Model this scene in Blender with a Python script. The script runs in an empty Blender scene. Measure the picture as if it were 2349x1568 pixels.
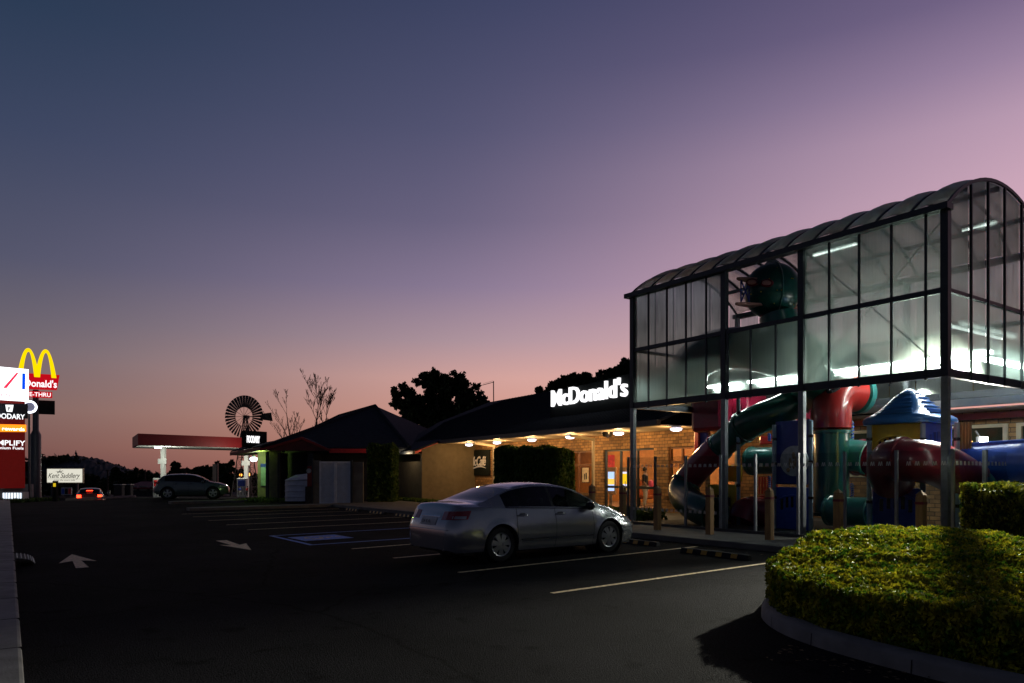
import bpy, bmesh, math, random
import numpy as np
from mathutils import Vector, Matrix
random.seed(7); rng = np.random.default_rng(7)
R = math.radians
C = bpy.context.scene.collection
scene = bpy.context.scene

# ------------------------------------------------------------------ camera
EYE = 1.65
F, CX, HZ = 1652.0, 1174.5, 1085.0
cam_d = bpy.data.cameras.new('camera'); cam = bpy.data.objects.new('camera', cam_d); C.objects.link(cam)
cam.location = (0, 0, EYE); cam.rotation_euler = (R(90), 0, 0)
cam_d.sensor_width = 36; cam_d.lens = 36 * F / 2349; cam_d.shift_y = (HZ - 784) / 2349
cam_d.clip_end = 6000; cam_d.clip_start = 0.05
scene.camera = cam

# ------------------------------------------------------------------ world: dusk sky
world = bpy.data.worlds.new('World'); scene.world = world; world.use_nodes = True
nt = world.node_tree; nt.nodes.clear(); N = nt.nodes; L = nt.links
def lin(c):
    c = c / 255
    return c / 12.92 if c <= .04045 else ((c + .055) / 1.055) ** 2.4
def srgb(r, g, b): return (lin(r), lin(g), lin(b), 1)
tc = N.new('ShaderNodeTexCoord'); sep = N.new('ShaderNodeSeparateXYZ'); L.new(tc.outputs['Generated'], sep.inputs[0])
def ramp(stops):
    stops = [(p, tuple(v * .95 + (.3 * c[0] + .59 * c[1] + .11 * c[2]) * .05 for v in c)) for p, c in stops]
    r = N.new('ShaderNodeValToRGB'); e = r.color_ramp.elements
    r.color_ramp.interpolation = 'LINEAR'
    e[0].position = stops[0][0]; e[0].color = srgb(*stops[0][1])
    e[1].position = stops[-1][0]; e[1].color = srgb(*stops[-1][1])
    for p, c in stops[1:-1]:
        n = e.new(p); n.color = srgb(*c)
    L.new(sep.outputs['Z'], r.inputs['Fac']); return r
SKY_L = [(0, (106, 70, 70)), (.03, (124, 87, 82)), (.075, (130, 103, 99)), (.143, (112, 103, 111)), (.24, (82, 84, 107)), (.37, (58, 69, 97)), (.48, (40, 58, 84)), (.7, (24, 32, 50)), (1, (18, 22, 36))]
SKY_C = [(0, (196, 124, 104)), (.07, (214, 150, 132)), (.13, (216, 164, 156)), (.18, (180, 150, 160)), (.25, (142, 124, 152)), (.33, (110, 101, 131)), (.43, (86, 85, 117)), (.55, (62, 68, 101)), (.75, (30, 34, 56)), (1, (18, 22, 36))]
SKY_R = [(0, (230, 156, 140)), (.12, (232, 172, 166)), (.24, (226, 176, 190)), (.32, (208, 168, 188)), (.38, (190, 156, 180)), (.43, (158, 132, 163)), (.49, (118, 100, 136)), (.58, (84, 76, 112)), (.75, (34, 34, 56)), (1, (18, 22, 36))]
SKY_B = [(0, (62, 60, 70)), (.1, (72, 72, 86)), (.3, (50, 55, 72)), (.6, (28, 33, 48)), (1, (17, 21, 34))]
rl, rc, rr, rb = ramp(SKY_L), ramp(SKY_C), ramp(SKY_R), ramp(SKY_B)
az = N.new('ShaderNodeMath'); az.operation = 'ARCTAN2'; L.new(sep.outputs['X'], az.inputs[0]); L.new(sep.outputs['Y'], az.inputs[1])
def mrange(a, b):
    m = N.new('ShaderNodeMapRange'); m.inputs[1].default_value = a; m.inputs[2].default_value = b
    m.interpolation_type = 'SMOOTHSTEP'; L.new(az.outputs[0], m.inputs[0]); return m
def mix(f, a, b):
    m = N.new('ShaderNodeMix'); m.data_type = 'RGBA'; L.new(f, m.inputs['Factor']); L.new(a, m.inputs['A']); L.new(b, m.inputs['B']); return m.outputs['Result']
c1 = mix(mrange(R(-40), R(6)).outputs[0], rl.outputs[0], rc.outputs[0])
c2 = mix(mrange(R(-8), R(46)).outputs[0], c1, rr.outputs[0])
aabs = N.new('ShaderNodeMath'); aabs.operation = 'ABSOLUTE'; L.new(az.outputs[0], aabs.inputs[0])
mb_ = N.new('ShaderNodeMapRange'); mb_.inputs[1].default_value = R(50); mb_.inputs[2].default_value = R(95); L.new(aabs.outputs[0], mb_.inputs[0])
c3 = mix(mb_.outputs[0], c2, rb.outputs[0])
bg = N.new('ShaderNodeBackground'); L.new(c3, bg.inputs[0]); bg.inputs[1].default_value = 1.0
nish = N.new('ShaderNodeTexSky'); nish.sky_type = 'NISHITA'; nish.sun_disc = False
nish.sun_elevation = R(-4); nish.sun_rotation = R(50)
bg2 = N.new('ShaderNodeBackground'); L.new(nish.outputs[0], bg2.inputs[0]); bg2.inputs[1].default_value = 0.05
add = N.new('ShaderNodeAddShader'); L.new(bg.outputs[0], add.inputs[0]); L.new(bg2.outputs[0], add.inputs[1])
out = N.new('ShaderNodeOutputWorld'); L.new(add.outputs[0], out.inputs[0])

scene.view_settings.view_transform = 'Standard'; scene.view_settings.look = 'None'
scene.view_settings.exposure = 0; scene.view_settings.gamma = 1
scene.render.engine = 'CYCLES'
cy = scene.cycles; cy.use_denoising = True; cy.max_bounces = 8; cy.transparent_max_bounces = 24
cy.diffuse_bounces = 3; cy.glossy_bounces = 3; cy.transmission_bounces = 6; cy.sample_clamp_indirect = 4
cy.caustics_reflective = False; cy.caustics_refractive = False

# ------------------------------------------------------------------ helpers
def at(vx, vy, d):                      # a direction of view and a distance to a point of the place
    return Vector(((vx - CX) / F * d, d, EYE + (HZ - vy) / F * d))
def gz(y):                              # the land falls away past 45 m
    return 0.0 if y < 45 else -0.03 * (y - 45)
def gz2(x, y):                          # the road at far left runs in a shallow dip
    a = max(0, min(1, (-23.5 - x) / 2)) * max(0, min(1, (x + 62) / 2)); b = float(np.interp(y, [43, 46.5, 56, 60], [0, 1, 1, 0])); return gz(y) - 1.0 * a * b
def onground(vx, vy, z=0.0):
    d = F * (EYE - z) / (vy - HZ); return Vector(((vx - CX) / F * d, d, z))
def frame(deg, x=0, y=0, z=0): return Matrix.Translation((x, y, z)) @ Matrix.Rotation(R(deg), 4, 'Z')
PF = frame(35); RF = frame(30)          # local x = away from the lane (w), local y = along the buildings (u)
def uw(vx, w, deg):                     # u on the line w seen at picture column vx
    r = (vx - CX) / F; c, s = math.cos(R(deg)), math.sin(R(deg))
    d = w / (c * r + s); return d * (c - s * r), d
def wu(vx, u, deg):
    r = (vx - CX) / F; c, s = math.cos(R(deg)), math.sin(R(deg))
    w = u * (s + c * r) / (c - s * r); return w, s * w + c * u
MW = {}
def reg(o, M): MW[o.name] = M
def tag(o, label=None, cat=None, group=None, kind=None):
    if label: o['label'] = label
    if cat: o['category'] = cat
    if group: o['group'] = group
    if kind: o['kind'] = kind
    return o
def thing(name, label, cat, loc=(0, 0, 0), rz=0, group=None):
    o = bpy.data.objects.new(name, None); C.objects.link(o); o.location = loc; o.rotation_euler = (0, 0, rz)
    o.empty_display_size = .3
    reg(o, Matrix.Translation(loc) @ Matrix.Rotation(rz, 4, 'Z'))
    return tag(o, label, cat, group)
def copy_tree(o, parent=None):
    c = o.copy(); C.objects.link(c)
    if parent: c.parent = parent
    for ch in list(o.children): copy_tree(ch, c)
    return c

class MB:
    def __init__(s, T=None): s.v = []; s.f = []; s.T = T or Matrix.Identity(4)
    def add(s, vs, fs):
        n = len(s.v); s.v += [s.T @ Vector(p) for p in vs]; s.f += [tuple(i + n for i in f) for f in fs]; return s
    def box(s, x0, x1, y0, y1, z0, z1):
        vs = [(x, y, z) for z in (z0, z1) for x, y in ((x0, y0), (x1, y0), (x1, y1), (x0, y1))]
        return s.add(vs, [(3, 2, 1, 0), (4, 5, 6, 7), (0, 1, 5, 4), (1, 2, 6, 5), (2, 3, 7, 6), (3, 0, 4, 7)])
    def bar(s, a, b, w, h=None):         # rectangular bar between two points
        h = h or w; a, b = Vector(a), Vector(b); d = (b - a).normalized()
        up = Vector((0, 0, 1)) if abs(d.z) < .95 else Vector((1, 0, 0))
        x = d.cross(up).normalized() * w / 2; y = x.cross(d).normalized() * h / 2
        vs = [p + i * x + j * y for p in (a, b) for i, j in ((-1, -1), (1, -1), (1, 1), (-1, 1))]
        return s.add(vs, [(3, 2, 1, 0), (4, 5, 6, 7), (0, 1, 5, 4), (1, 2, 6, 5), (2, 3, 7, 6), (3, 0, 4, 7)])
    def tube(s, pts, r, n=10, cap=True):
        pts = [Vector(p) for p in pts]; rs = r if isinstance(r, (list, tuple)) else [r] * len(pts)
        vs = []; fs = []; ref = None
        for i, p in enumerate(pts):
            t = (pts[min(i + 1, len(pts) - 1)] - pts[max(i - 1, 0)]).normalized()
            if ref is None:
                ref = t.cross(Vector((0, 0, 1)) if abs(t.z) < .9 else Vector((1, 0, 0))).normalized()
            ref = (ref - t * ref.dot(t)).normalized(); q = t.cross(ref)
            vs += [p + (ref * math.cos(a) + q * math.sin(a)) * rs[i] for a in [2 * math.pi * k / n for k in range(n)]]
        for i in range(len(pts) - 1):
            for k in range(n):
                a = i * n + k; b = i * n + (k + 1) % n; fs.append((a, b, b + n, a + n))
        if cap: fs += [tuple(range(n - 1, -1, -1)), tuple(range((len(pts) - 1) * n, len(pts) * n))]
        return s.add(vs, fs)
    def prism(s, poly, z0, z1):          # poly in local xy
        n = len(poly); vs = [(x, y, z0) for x, y in poly] + [(x, y, z1) for x, y in poly]
        return s.add(vs, [tuple(range(n - 1, -1, -1)), tuple(range(n, 2 * n))] + [(i, (i + 1) % n, (i + 1) % n + n, i + n) for i in range(n)])
    def sheet(s, P, Q, th):              # polygon P in space, thickened along vector Q
        n = len(P); Q = Vector(Q) * th; P = [Vector(p) for p in P]
        return s.add(P + [p + Q for p in P], [tuple(range(n - 1, -1, -1)), tuple(range(n, 2 * n))] + [(i, (i + 1) % n, (i + 1) % n + n, i + n) for i in range(n)])
    def lathe(s, prof, c, axis='Z', n=24):
        vs = []; fs = []
        for r_, h in prof:
            for k in range(n):
                a = 2 * math.pi * k / n; x, y = r_ * math.cos(a), r_ * math.sin(a)
                p = {'Z': (x, y, h), 'X': (h, x, y), 'Y': (y, h, x)}[axis]
                vs.append((c[0] + p[0], c[1] + p[1], c[2] + p[2]))
        for i in range(len(prof) - 1):
            for k in range(n):
                a = i * n + k; b = i * n + (k + 1) % n; fs.append((a, b, b + n, a + n))
        return s.add(vs, fs)
    def ball(s, c, r, n=16, m=10):
        rx, ry, rz = r if isinstance(r, (tuple, list)) else (r, r, r)
        vs = [(c[0] + rx * math.sin(t) * math.cos(p), c[1] + ry * math.sin(t) * math.sin(p), c[2] + rz * math.cos(t))
              for t in [math.pi * (i + .02) / (m + .04) for i in range(m + 1)] for p in [2 * math.pi * k / n for k in range(n)]]
        fs = [(i * n + k, (i + 1) * n + k, (i + 1) * n + (k + 1) % n, i * n + (k + 1) % n) for i in range(m) for k in range(n)]
        fs += [tuple(range(n - 1, -1, -1)), tuple(range(m * n, m * n + n))]
        return s.add(vs, fs)
    def grid(s, rows):
        n = len(rows[0]); vs = [p for r_ in rows for p in r_]
        return s.add(vs, [(i * n + k, i * n + k + 1, (i + 1) * n + k + 1, (i + 1) * n + k) for i in range(len(rows) - 1) for k in range(n - 1)])
    def build(s, name, m, parent=None, smooth=False, bevel=0, solid=True):
        me = bpy.data.meshes.new(name)
        if parent is not None: inv = MW[parent.name].inverted()
        else:
            xs = [p.x for p in s.v]; ys = [p.y for p in s.v]; zs = [p.z for p in s.v]
            base = Vector(((min(xs) + max(xs)) / 2, (min(ys) + max(ys)) / 2, min(zs))); inv = Matrix.Translation(-base)
        me.from_pydata([inv @ p for p in s.v], [], s.f)
        if solid:
            bm = bmesh.new(); bm.from_mesh(me); bmesh.ops.recalc_face_normals(bm, faces=bm.faces); bm.to_mesh(me); bm.free()
        me.materials.append(m)
        if smooth:
            me.polygons.foreach_set('use_smooth', [True] * len(me.polygons))
            try: me.set_sharp_from_angle(angle=R(smooth if smooth > 1 else 40))
            except Exception: pass
        o = bpy.data.objects.new(name, me); C.objects.link(o)
        if parent is not None:
            o.parent = parent; reg(o, MW[parent.name])
        else:
            o.location = base; reg(o, Matrix.Translation(base))
        if bevel:
            b = o.modifiers.new('bevel', 'BEVEL'); b.width = bevel; b.segments = 2; b.limit_method = 'ANGLE'; b.angle_limit = R(40)
        return o

def npmesh(name, V, Fc, m, parent=None):           # quads from arrays
    me = bpy.data.meshes.new(name); V = np.asarray(V, float)
    base = np.array([(V[:, 0].min() + V[:, 0].max()) / 2, (V[:, 1].min() + V[:, 1].max()) / 2, V[:, 2].min()])
    if parent is not None:
        inv = np.array(MW[parent.name].inverted()); V = V @ inv[:3, :3].T + inv[:3, 3]
    else: V = V - base
    nf, k = Fc.shape
    me.vertices.add(len(V)); me.vertices.foreach_set('co', V.ravel())
    me.loops.add(nf * k); me.loops.foreach_set('vertex_index', Fc.ravel().astype(np.int32))
    me.polygons.add(nf); me.polygons.foreach_set('loop_start', np.arange(0, nf * k, k, dtype=np.int32)); me.polygons.foreach_set('loop_total', np.full(nf, k, dtype=np.int32))
    me.update(calc_edges=True); me.materials.append(m)
    o = bpy.data.objects.new(name, me); C.objects.link(o)
    if parent is not None: o.parent = parent; reg(o, MW[parent.name])
    else: o.location = base; reg(o, Matrix.Translation(base))
    return o
def leaves(P, size, elong=1.6, updir=None):
    n = len(P); a = rng.normal(size=(n, 3)); 
    if updir is not None: a = a * .55 + np.asarray(updir)
    a /= np.linalg.norm(a, axis=1)[:, None]
    b = rng.normal(size=(n, 3)); b -= a * (a * b).sum(1)[:, None]; b /= np.linalg.norm(b, axis=1)[:, None]
    s = size * (0.6 + .8 * rng.random(n))[:, None]
    V = np.stack([P - a * s * elong * .5, P + b * s * .5, P + a * s * elong * .5, P - b * s * .5], 1).reshape(-1, 3)
    return V, np.arange(4 * n).reshape(n, 4)

# ------------------------------------------------------------------ materials
def newmat(name):
    m = bpy.data.materials.new(name); m.use_nodes = True; return m, m.node_tree.nodes, m.node_tree.links, m.node_tree.nodes['Principled BSDF']
def mat(name, col, rough=.6, metal=0, var=.15, scale=6, bump=0, bscale=60, emit=0, ecol=None, spec=None, coat=0, stretch=None, island=0):
    m, n, l, b = newmat(name)
    b.inputs['Roughness'].default_value = rough; b.inputs['Metallic'].default_value = metal
    if spec is not None: b.inputs['Specular IOR Level'].default_value = spec
    if coat: b.inputs['Coat Weight'].default_value = coat; b.inputs['Coat Roughness'].default_value = .06
    g = n.new('ShaderNodeNewGeometry'); src = g.outputs['Position']
    if stretch:
        mp = n.new('ShaderNodeMapping'); mp.inputs['Scale'].default_value = stretch; l.new(src, mp.inputs[0]); src = mp.outputs[0]
    t = n.new('ShaderNodeTexNoise'); t.inputs['Scale'].default_value = scale; t.inputs['Detail'].default_value = 5; l.new(src, t.inputs['Vector'])
    mr = n.new('ShaderNodeMapRange'); mr.inputs[1].default_value = .3; mr.inputs[2].default_value = .7
    mr.inputs[3].default_value = 1 - var; mr.inputs[4].default_value = 1 + var; l.new(t.outputs[0], mr.inputs[0]); fac = mr.outputs[0]
    if island:
        mi = n.new('ShaderNodeMapRange'); mi.inputs[3].default_value = 1 - island; mi.inputs[4].default_value = 1 + island
        l.new(g.outputs['Random Per Island'], mi.inputs[0]); mm = n.new('ShaderNodeMath'); mm.operation = 'MULTIPLY'
        l.new(fac, mm.inputs[0]); l.new(mi.outputs[0], mm.inputs[1]); fac = mm.outputs[0]
    vm = n.new('ShaderNodeVectorMath'); vm.operation = 'SCALE'; vm.inputs[0].default_value = col[:3]; l.new(fac, vm.inputs['Scale'])
    l.new(vm.outputs[0], b.inputs['Base Color'])
    if bump:
        t2 = n.new('ShaderNodeTexNoise'); t2.inputs['Scale'].default_value = bscale; t2.inputs['Detail'].default_value = 4; l.new(g.outputs['Position'], t2.inputs['Vector'])
        bp = n.new('ShaderNodeBump'); bp.inputs['Strength'].default_value = bump; bp.inputs['Distance'].default_value = .02; l.new(t2.outputs[0], bp.inputs['Height']); l.new(bp.outputs[0], b.inputs['Normal'])
    if emit:
        b.inputs['Emission Color'].default_value = (*(ecol or col)[:3], 1); b.inputs['Emission Strength'].default_value = emit
    return m
def glass(name, tint=(.8, .85, .85), gloss=.08, trans=.9, rough=.02):
    m, n, l, b = newmat(name); n.remove(b)
    t = n.new('ShaderNodeBsdfTransparent'); t.inputs[0].default_value = (*[c * trans for c in tint], 1)
    g = n.new('ShaderNodeBsdfGlossy'); g.inputs['Roughness'].default_value = rough; g.inputs[0].default_value = (.9, .9, .9, 1)
    ge = n.new('ShaderNodeNewGeometry'); dt = n.new('ShaderNodeVectorMath'); dt.operation = 'DOT_PRODUCT'; l.new(ge.outputs['Normal'], dt.inputs[0]); l.new(ge.outputs['Incoming'], dt.inputs[1])
    ab = n.new('ShaderNodeMath'); ab.operation = 'ABSOLUTE'; l.new(dt.outputs['Value'], ab.inputs[0]); iv = n.new('ShaderNodeMath'); iv.operation = 'SUBTRACT'; iv.inputs[0].default_value = 1; l.new(ab.outputs[0], iv.inputs[1])
    f = n.new('ShaderNodeMath'); f.operation = 'POWER'; f.inputs[1].default_value = 5; l.new(iv.outputs[0], f.inputs[0])
    a = n.new('ShaderNodeMath'); a.operation = 'ADD'; a.inputs[1].default_value = gloss; l.new(f.outputs[0], a.inputs[0])
    x = n.new('ShaderNodeMixShader'); l.new(a.outputs[0], x.inputs[0]); l.new(t.outputs[0], x.inputs[1]); l.new(g.outputs[0], x.inputs[2])
    l.new(x.outputs[0], n['Material Output'].inputs[0]); return m
def polycarb(name, col, clear=.42, rough=.42):
    m, n, l, b = newmat(name); n.remove(b)
    g = n.new('ShaderNodeNewGeometry'); mp = n.new('ShaderNodeMapping'); mp.inputs['Scale'].default_value = (9, 9, .35); l.new(g.outputs['Position'], mp.inputs[0])
    t = n.new('ShaderNodeTexNoise'); t.inputs['Scale'].default_value = 3; t.inputs['Detail'].default_value = 6; l.new(mp.outputs[0], t.inputs[0])
    t2 = n.new('ShaderNodeTexNoise'); t2.inputs['Scale'].default_value = 1.1; l.new(g.outputs['Position'], t2.inputs[0])
    s = n.new('ShaderNodeMath'); s.operation = 'MULTIPLY'; l.new(t.outputs[0], s.inputs[0]); l.new(t2.outputs[0], s.inputs[1])
    mr = n.new('ShaderNodeMapRange'); mr.inputs[1].default_value = .1; mr.inputs[2].default_value = .42; mr.inputs[3].default_value = clear + .2; mr.inputs[4].default_value = clear - .26; l.new(s.outputs[0], mr.inputs[0])
    tr = n.new('ShaderNodeBsdfTransparent'); tr.inputs[0].default_value = (.72, .84, .80, 1)
    tl = n.new('ShaderNodeBsdfTranslucent'); tl.inputs[0].default_value = (*col, 1)
    df = n.new('ShaderNodeBsdfPrincipled'); df.inputs['Base Color'].default_value = (.05, .06, .065, 1); df.inputs['Roughness'].default_value = .35
    x1 = n.new('ShaderNodeMixShader'); x1.inputs[0].default_value = .66; l.new(tl.outputs[0], x1.inputs[1]); l.new(df.outputs[0], x1.inputs[2])
    rf = n.new('ShaderNodeBsdfRefraction'); rf.inputs['IOR'].default_value = 1.12; rf.inputs['Roughness'].default_value = rough; rf.inputs[0].default_value = (.76, .90, .84, 1)
    x2 = n.new('ShaderNodeMixShader'); x2.inputs[0].default_value = .5; l.new(tr.outputs[0], x2.inputs[1]); l.new(rf.outputs[0], x2.inputs[2])
    x = n.new('ShaderNodeMixShader'); l.new(mr.outputs[0], x.inputs[0]); l.new(x1.outputs[0], x.inputs[1]); l.new(x2.outputs[0], x.inputs[2])
    l.new(x.outputs[0], n['Material Output'].inputs[0]); return m
def leafmat(name, col, col2, sc=1.5, island=.45, trans=.3):
    m, n, l, b = newmat(name); g = n.new('ShaderNodeNewGeometry')
    t = n.new('ShaderNodeTexNoise'); t.inputs['Scale'].default_value = sc; t.inputs['Detail'].default_value = 4; l.new(g.outputs['Position'], t.inputs[0])
    mr = n.new('ShaderNodeMapRange'); mr.inputs[1].default_value = .38; mr.inputs[2].default_value = .62; l.new(t.outputs[0], mr.inputs[0])
    mx = n.new('ShaderNodeMix'); mx.data_type = 'RGBA'; mx.inputs['A'].default_value = (*col, 1); mx.inputs['B'].default_value = (*col2, 1); l.new(mr.outputs[0], mx.inputs['Factor'])
    mi = n.new('ShaderNodeMapRange'); mi.inputs[3].default_value = 1 - island; mi.inputs[4].default_value = 1 + island; l.new(g.outputs['Random Per Island'], mi.inputs[0])
    vm = n.new('ShaderNodeVectorMath'); vm.operation = 'SCALE'; l.new(mx.outputs['Result'], vm.inputs[0]); l.new(mi.outputs[0], vm.inputs['Scale'])
    l.new(vm.outputs[0], b.inputs['Base Color']); b.inputs['Roughness'].default_value = .6
    b.inputs['Specular IOR Level'].default_value = .25
    tl = n.new('ShaderNodeBsdfTranslucent'); l.new(vm.outputs[0], tl.inputs[0])
    x = n.new('ShaderNodeMixShader'); x.inputs[0].default_value = trans; l.new(b.outputs[0], x.inputs[1]); l.new(tl.outputs[0], x.inputs[2]); l.new(x.outputs[0], n['Material Output'].inputs[0]); return m
def brick(name, deg, axis='u', cols=((.42, .24, .10), (.18, .10, .05)), bw=.30, bh=.125):
    m, n, l, b = newmat(name); g = n.new('ShaderNodeNewGeometry')
    vr = n.new('ShaderNodeVectorRotate'); vr.rotation_type = 'Z_AXIS'; vr.inputs['Angle'].default_value = -R(deg); l.new(g.outputs['Position'], vr.inputs[0])
    s = n.new('ShaderNodeSeparateXYZ'); l.new(vr.outputs[0], s.inputs[0]); c = n.new('ShaderNodeCombineXYZ')
    l.new(s.outputs['Y' if axis == 'u' else 'X'], c.inputs[0]); l.new(s.outputs['Z'], c.inputs[1])
    t = n.new('ShaderNodeTexBrick'); l.new(c.outputs[0], t.inputs[0]); t.inputs['Scale'].default_value = 1
    t.inputs['Brick Width'].default_value = bw; t.inputs['Row Height'].default_value = bh; t.inputs['Mortar Size'].default_value = .011; t.inputs['Bias'].default_value = -.1
    t.inputs['Mortar Smooth'].default_value = .3
    t.inputs['Color1'].default_value = (*cols[0], 1); t.inputs['Color2'].default_value = (*cols[1], 1); t.inputs['Mortar'].default_value = (.055, .042, .03, 1)
    no = n.new('ShaderNodeTexNoise'); no.inputs['Scale'].default_value = 7; no.inputs['Detail'].default_value = 6; l.new(g.outputs['Position'], no.inputs[0])
    mr = n.new('ShaderNodeMapRange'); mr.inputs[3].default_value = .55; mr.inputs[4].default_value = 1.45; l.new(no.outputs[0], mr.inputs[0])
    vm = n.new('ShaderNodeVectorMath'); vm.operation = 'SCALE'; l.new(t.outputs[0], vm.inputs[0]); l.new(mr.outputs[0], vm.inputs['Scale']); l.new(vm.outputs[0], b.inputs['Base Color'])
    bp = n.new('ShaderNodeBump'); bp.inputs['Strength'].default_value = .6; bp.inputs['Distance'].default_value = .015; bp.invert = True; l.new(t.outputs['Fac'], bp.inputs['Height']); l.new(bp.outputs[0], b.inputs['Normal'])
    b.inputs['Roughness'].default_value = .85; return m
def emitter(name, col, s):
    m, n, l, b = newmat(name); n.remove(b); e = n.new('ShaderNodeEmission'); e.inputs[0].default_value = (*col, 1); e.inputs[1].default_value = s
    l.new(e.outputs[0], n['Material Output'].inputs[0]); return m

M = {}
def asphalt(name, col):
    m, n, l, b = newmat(name); g = n.new('ShaderNodeNewGeometry'); P_ = g.outputs['Position']
    def noise(sc, det=5, lo=.3, hi=.7, a=0, c=1):
        t = n.new('ShaderNodeTexNoise'); t.inputs['Scale'].default_value = sc; t.inputs['Detail'].default_value = det; l.new(P_, t.inputs['Vector'])
        r = n.new('ShaderNodeMapRange'); r.inputs[1].default_value = lo; r.inputs[2].default_value = hi; r.inputs[3].default_value = a; r.inputs[4].default_value = c; l.new(t.outputs[0], r.inputs[0]); return r.outputs[0]
    def mul(a, c): x = n.new('ShaderNodeMath'); x.operation = 'MULTIPLY'; l.new(a, x.inputs[0]); l.new(c, x.inputs[1]); return x.outputs[0]
    f = mul(noise(.45, 6, .35, .65, .65, 1.25), noise(42, 3, .3, .7, .35, 1.7)); f = mul(f, noise(2.3, 4, .60, .70, 1, .45))   # wear, stone grain, oil stains
    v = n.new('ShaderNodeTexVoronoi'); v.feature = 'DISTANCE_TO_EDGE'; v.inputs['Scale'].default_value = .22; w = n.new('ShaderNodeTexNoise'); w.inputs['Scale'].default_value = 1.2; w.inputs['Detail'].default_value = 6; l.new(P_, w.inputs['Vector'])
    mx = n.new('ShaderNodeMix'); mx.data_type = 'VECTOR'; mx.inputs['Factor'].default_value = .30; l.new(P_, mx.inputs['A']); l.new(w.outputs['Color'], mx.inputs['B']); l.new(mx.outputs['Result'], v.inputs['Vector'])
    cr = n.new('ShaderNodeMapRange'); cr.inputs[1].default_value = 0; cr.inputs[2].default_value = .006; cr.inputs[3].default_value = .35; cr.inputs[4].default_value = 1; l.new(v.outputs[0], cr.inputs[0]); f = mul(f, cr.outputs[0])
    vm = n.new('ShaderNodeVectorMath'); vm.operation = 'SCALE'; vm.inputs[0].default_value = col; l.new(f, vm.inputs['Scale']); l.new(vm.outputs[0], b.inputs['Base Color'])
    b.inputs['Roughness'].default_value = 1; b.inputs['Specular IOR Level'].default_value = .05
    t = n.new('ShaderNodeTexNoise'); t.inputs['Scale'].default_value = 70; t.inputs['Detail'].default_value = 3; l.new(P_, t.inputs['Vector']); bp = n.new('ShaderNodeBump'); bp.inputs['Strength'].default_value = 1; bp.inputs['Distance'].default_value = .03; l.new(t.outputs[0], bp.inputs['Height']); l.new(bp.outputs[0], b.inputs['Normal']); return m
M['asphalt'] = asphalt('asphalt', (.019, .019, .021))
M['earth'] = mat('earth', (.03, .035, .02), .95, var=.4, scale=.3)
M['concrete'] = mat('concrete', (.13, .127, .12), .85, var=.22, scale=2.2, bump=.3, bscale=40)
M['concrete_light'] = mat('concrete_light', (.24, .235, .225), .85, var=.25, scale=3, bump=.2, bscale=50)
M['paint'] = mat('road_paint', (.74, .58, .36), .7, var=.5, scale=16)
M['paint_blue'] = mat('blue_road_paint', (.15, .28, .78), .7, var=.3, scale=12)
M['steel'] = mat('galvanised_steel', (.24, .26, .28), .45, metal=.35, var=.15, scale=8)
M['dark_steel'] = mat('dark_frame_paint', (.028, .035, .045), .45, var=.2, scale=5)
M['poly'] = polycarb('frosted_polycarbonate', (.58, .74, .67), .57)
M['poly_roof'] = polycarb('roof_polycarbonate', (.40, .52, .50), .34)
M['tube'] = emitter('fluorescent_tube', (.90, 1, .93), 60)
M['tube_soft'] = emitter('fluorescent_tube_dim', (.93, 1, .95), 3)
M['white_metal'] = mat('white_painted_metal', (.62, .62, .60), .5, var=.08)
M['cream'] = mat('cream_paint', (.55, .47, .33), .6, var=.08, scale=3)
M['soffit'] = mat('soffit_board', (.56, .48, .36), .7, var=.08, scale=4)
M['roof'] = mat('roof_sheeting', (.017, .022, .032), .85, spec=.15, var=.2, scale=3, bump=.2, bscale=20)
M['roof_tile'] = mat('roof_tiles', (.021, .025, .036), .85, spec=.15, var=.3, scale=5, bump=.5, bscale=14)
M['sign_black'] = mat('black_sign_panel', (.010, .014, .014), .8, spec=.15, var=.2)
M['letters'] = emitter('lit_white_letters', (1, .98, 1), 1.45)
M['tanwall'] = mat('tan_rendered_wall', (.15, .122, .078), .85, var=.14, scale=4, bump=.25, bscale=90)
M['brick'] = brick('brown_brick', 30)
M['brickW'] = brick('brown_brick_return', 30, 'w')
M['timber'] = mat('orange_timber', (.36, .20, .075), .75, var=.25, scale=4, stretch=(6, 6, .6))
M['wood'] = mat('window_timber', (.22, .09, .035), .55, var=.25, scale=4, stretch=(6, 6, .6))
M['black'] = mat('black_rubber', (.014, .014, .015), .8, var=.3)
M['blackgloss'] = mat('black_gloss', (.012, .012, .014), .25, var=.2)
M['redtrim'] = mat('red_fascia_paint', (.75, .03, .025), .4, var=.15)
M['winglass'] = glass('window_glass', (.9, .88, .85), .04, .93)
M['fenceglass'] = glass('fence_glass', (.72, .76, .78), .01, .92)
M['yellow'] = mat('yellow_plastic', (.80, .55, .03), .35, var=.1, coat=.3)
M['blue'] = mat('blue_plastic', (.03, .11, .62), .35, var=.12, coat=.3)
M['blue_roof'] = mat('blue_roof_plastic', (.02, .12, .36), .3, var=.12, coat=.4)
M['navy'] = mat('navy_plastic', (.02, .05, .32), .35, var=.12, coat=.3)
M['redp'] = mat('red_plastic', (.36, .018, .014), .28, var=.12, coat=.5)
M['crimson'] = mat('crimson_plastic', (.28, .01, .04), .28, var=.12, coat=.5)
M['maroon'] = mat('maroon_plastic', (.18, .012, .02), .3, var=.12, coat=.5)
M['green'] = mat('green_plastic', (.007, .10, .078), .3, var=.12, coat=.5)
M['teal'] = mat('teal_plastic', (.03, .20, .18), .3, var=.12, coat=.4)
M['pinkp'] = mat('pink_plastic', (.75, .36, .30), .4, var=.08)
M['pale'] = mat('pale_disc', (.42, .46, .50), .5, var=.25, scale=9)
M['postblue'] = mat('pale_blue_post', (.30, .42, .50), .4, var=.1)
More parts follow.
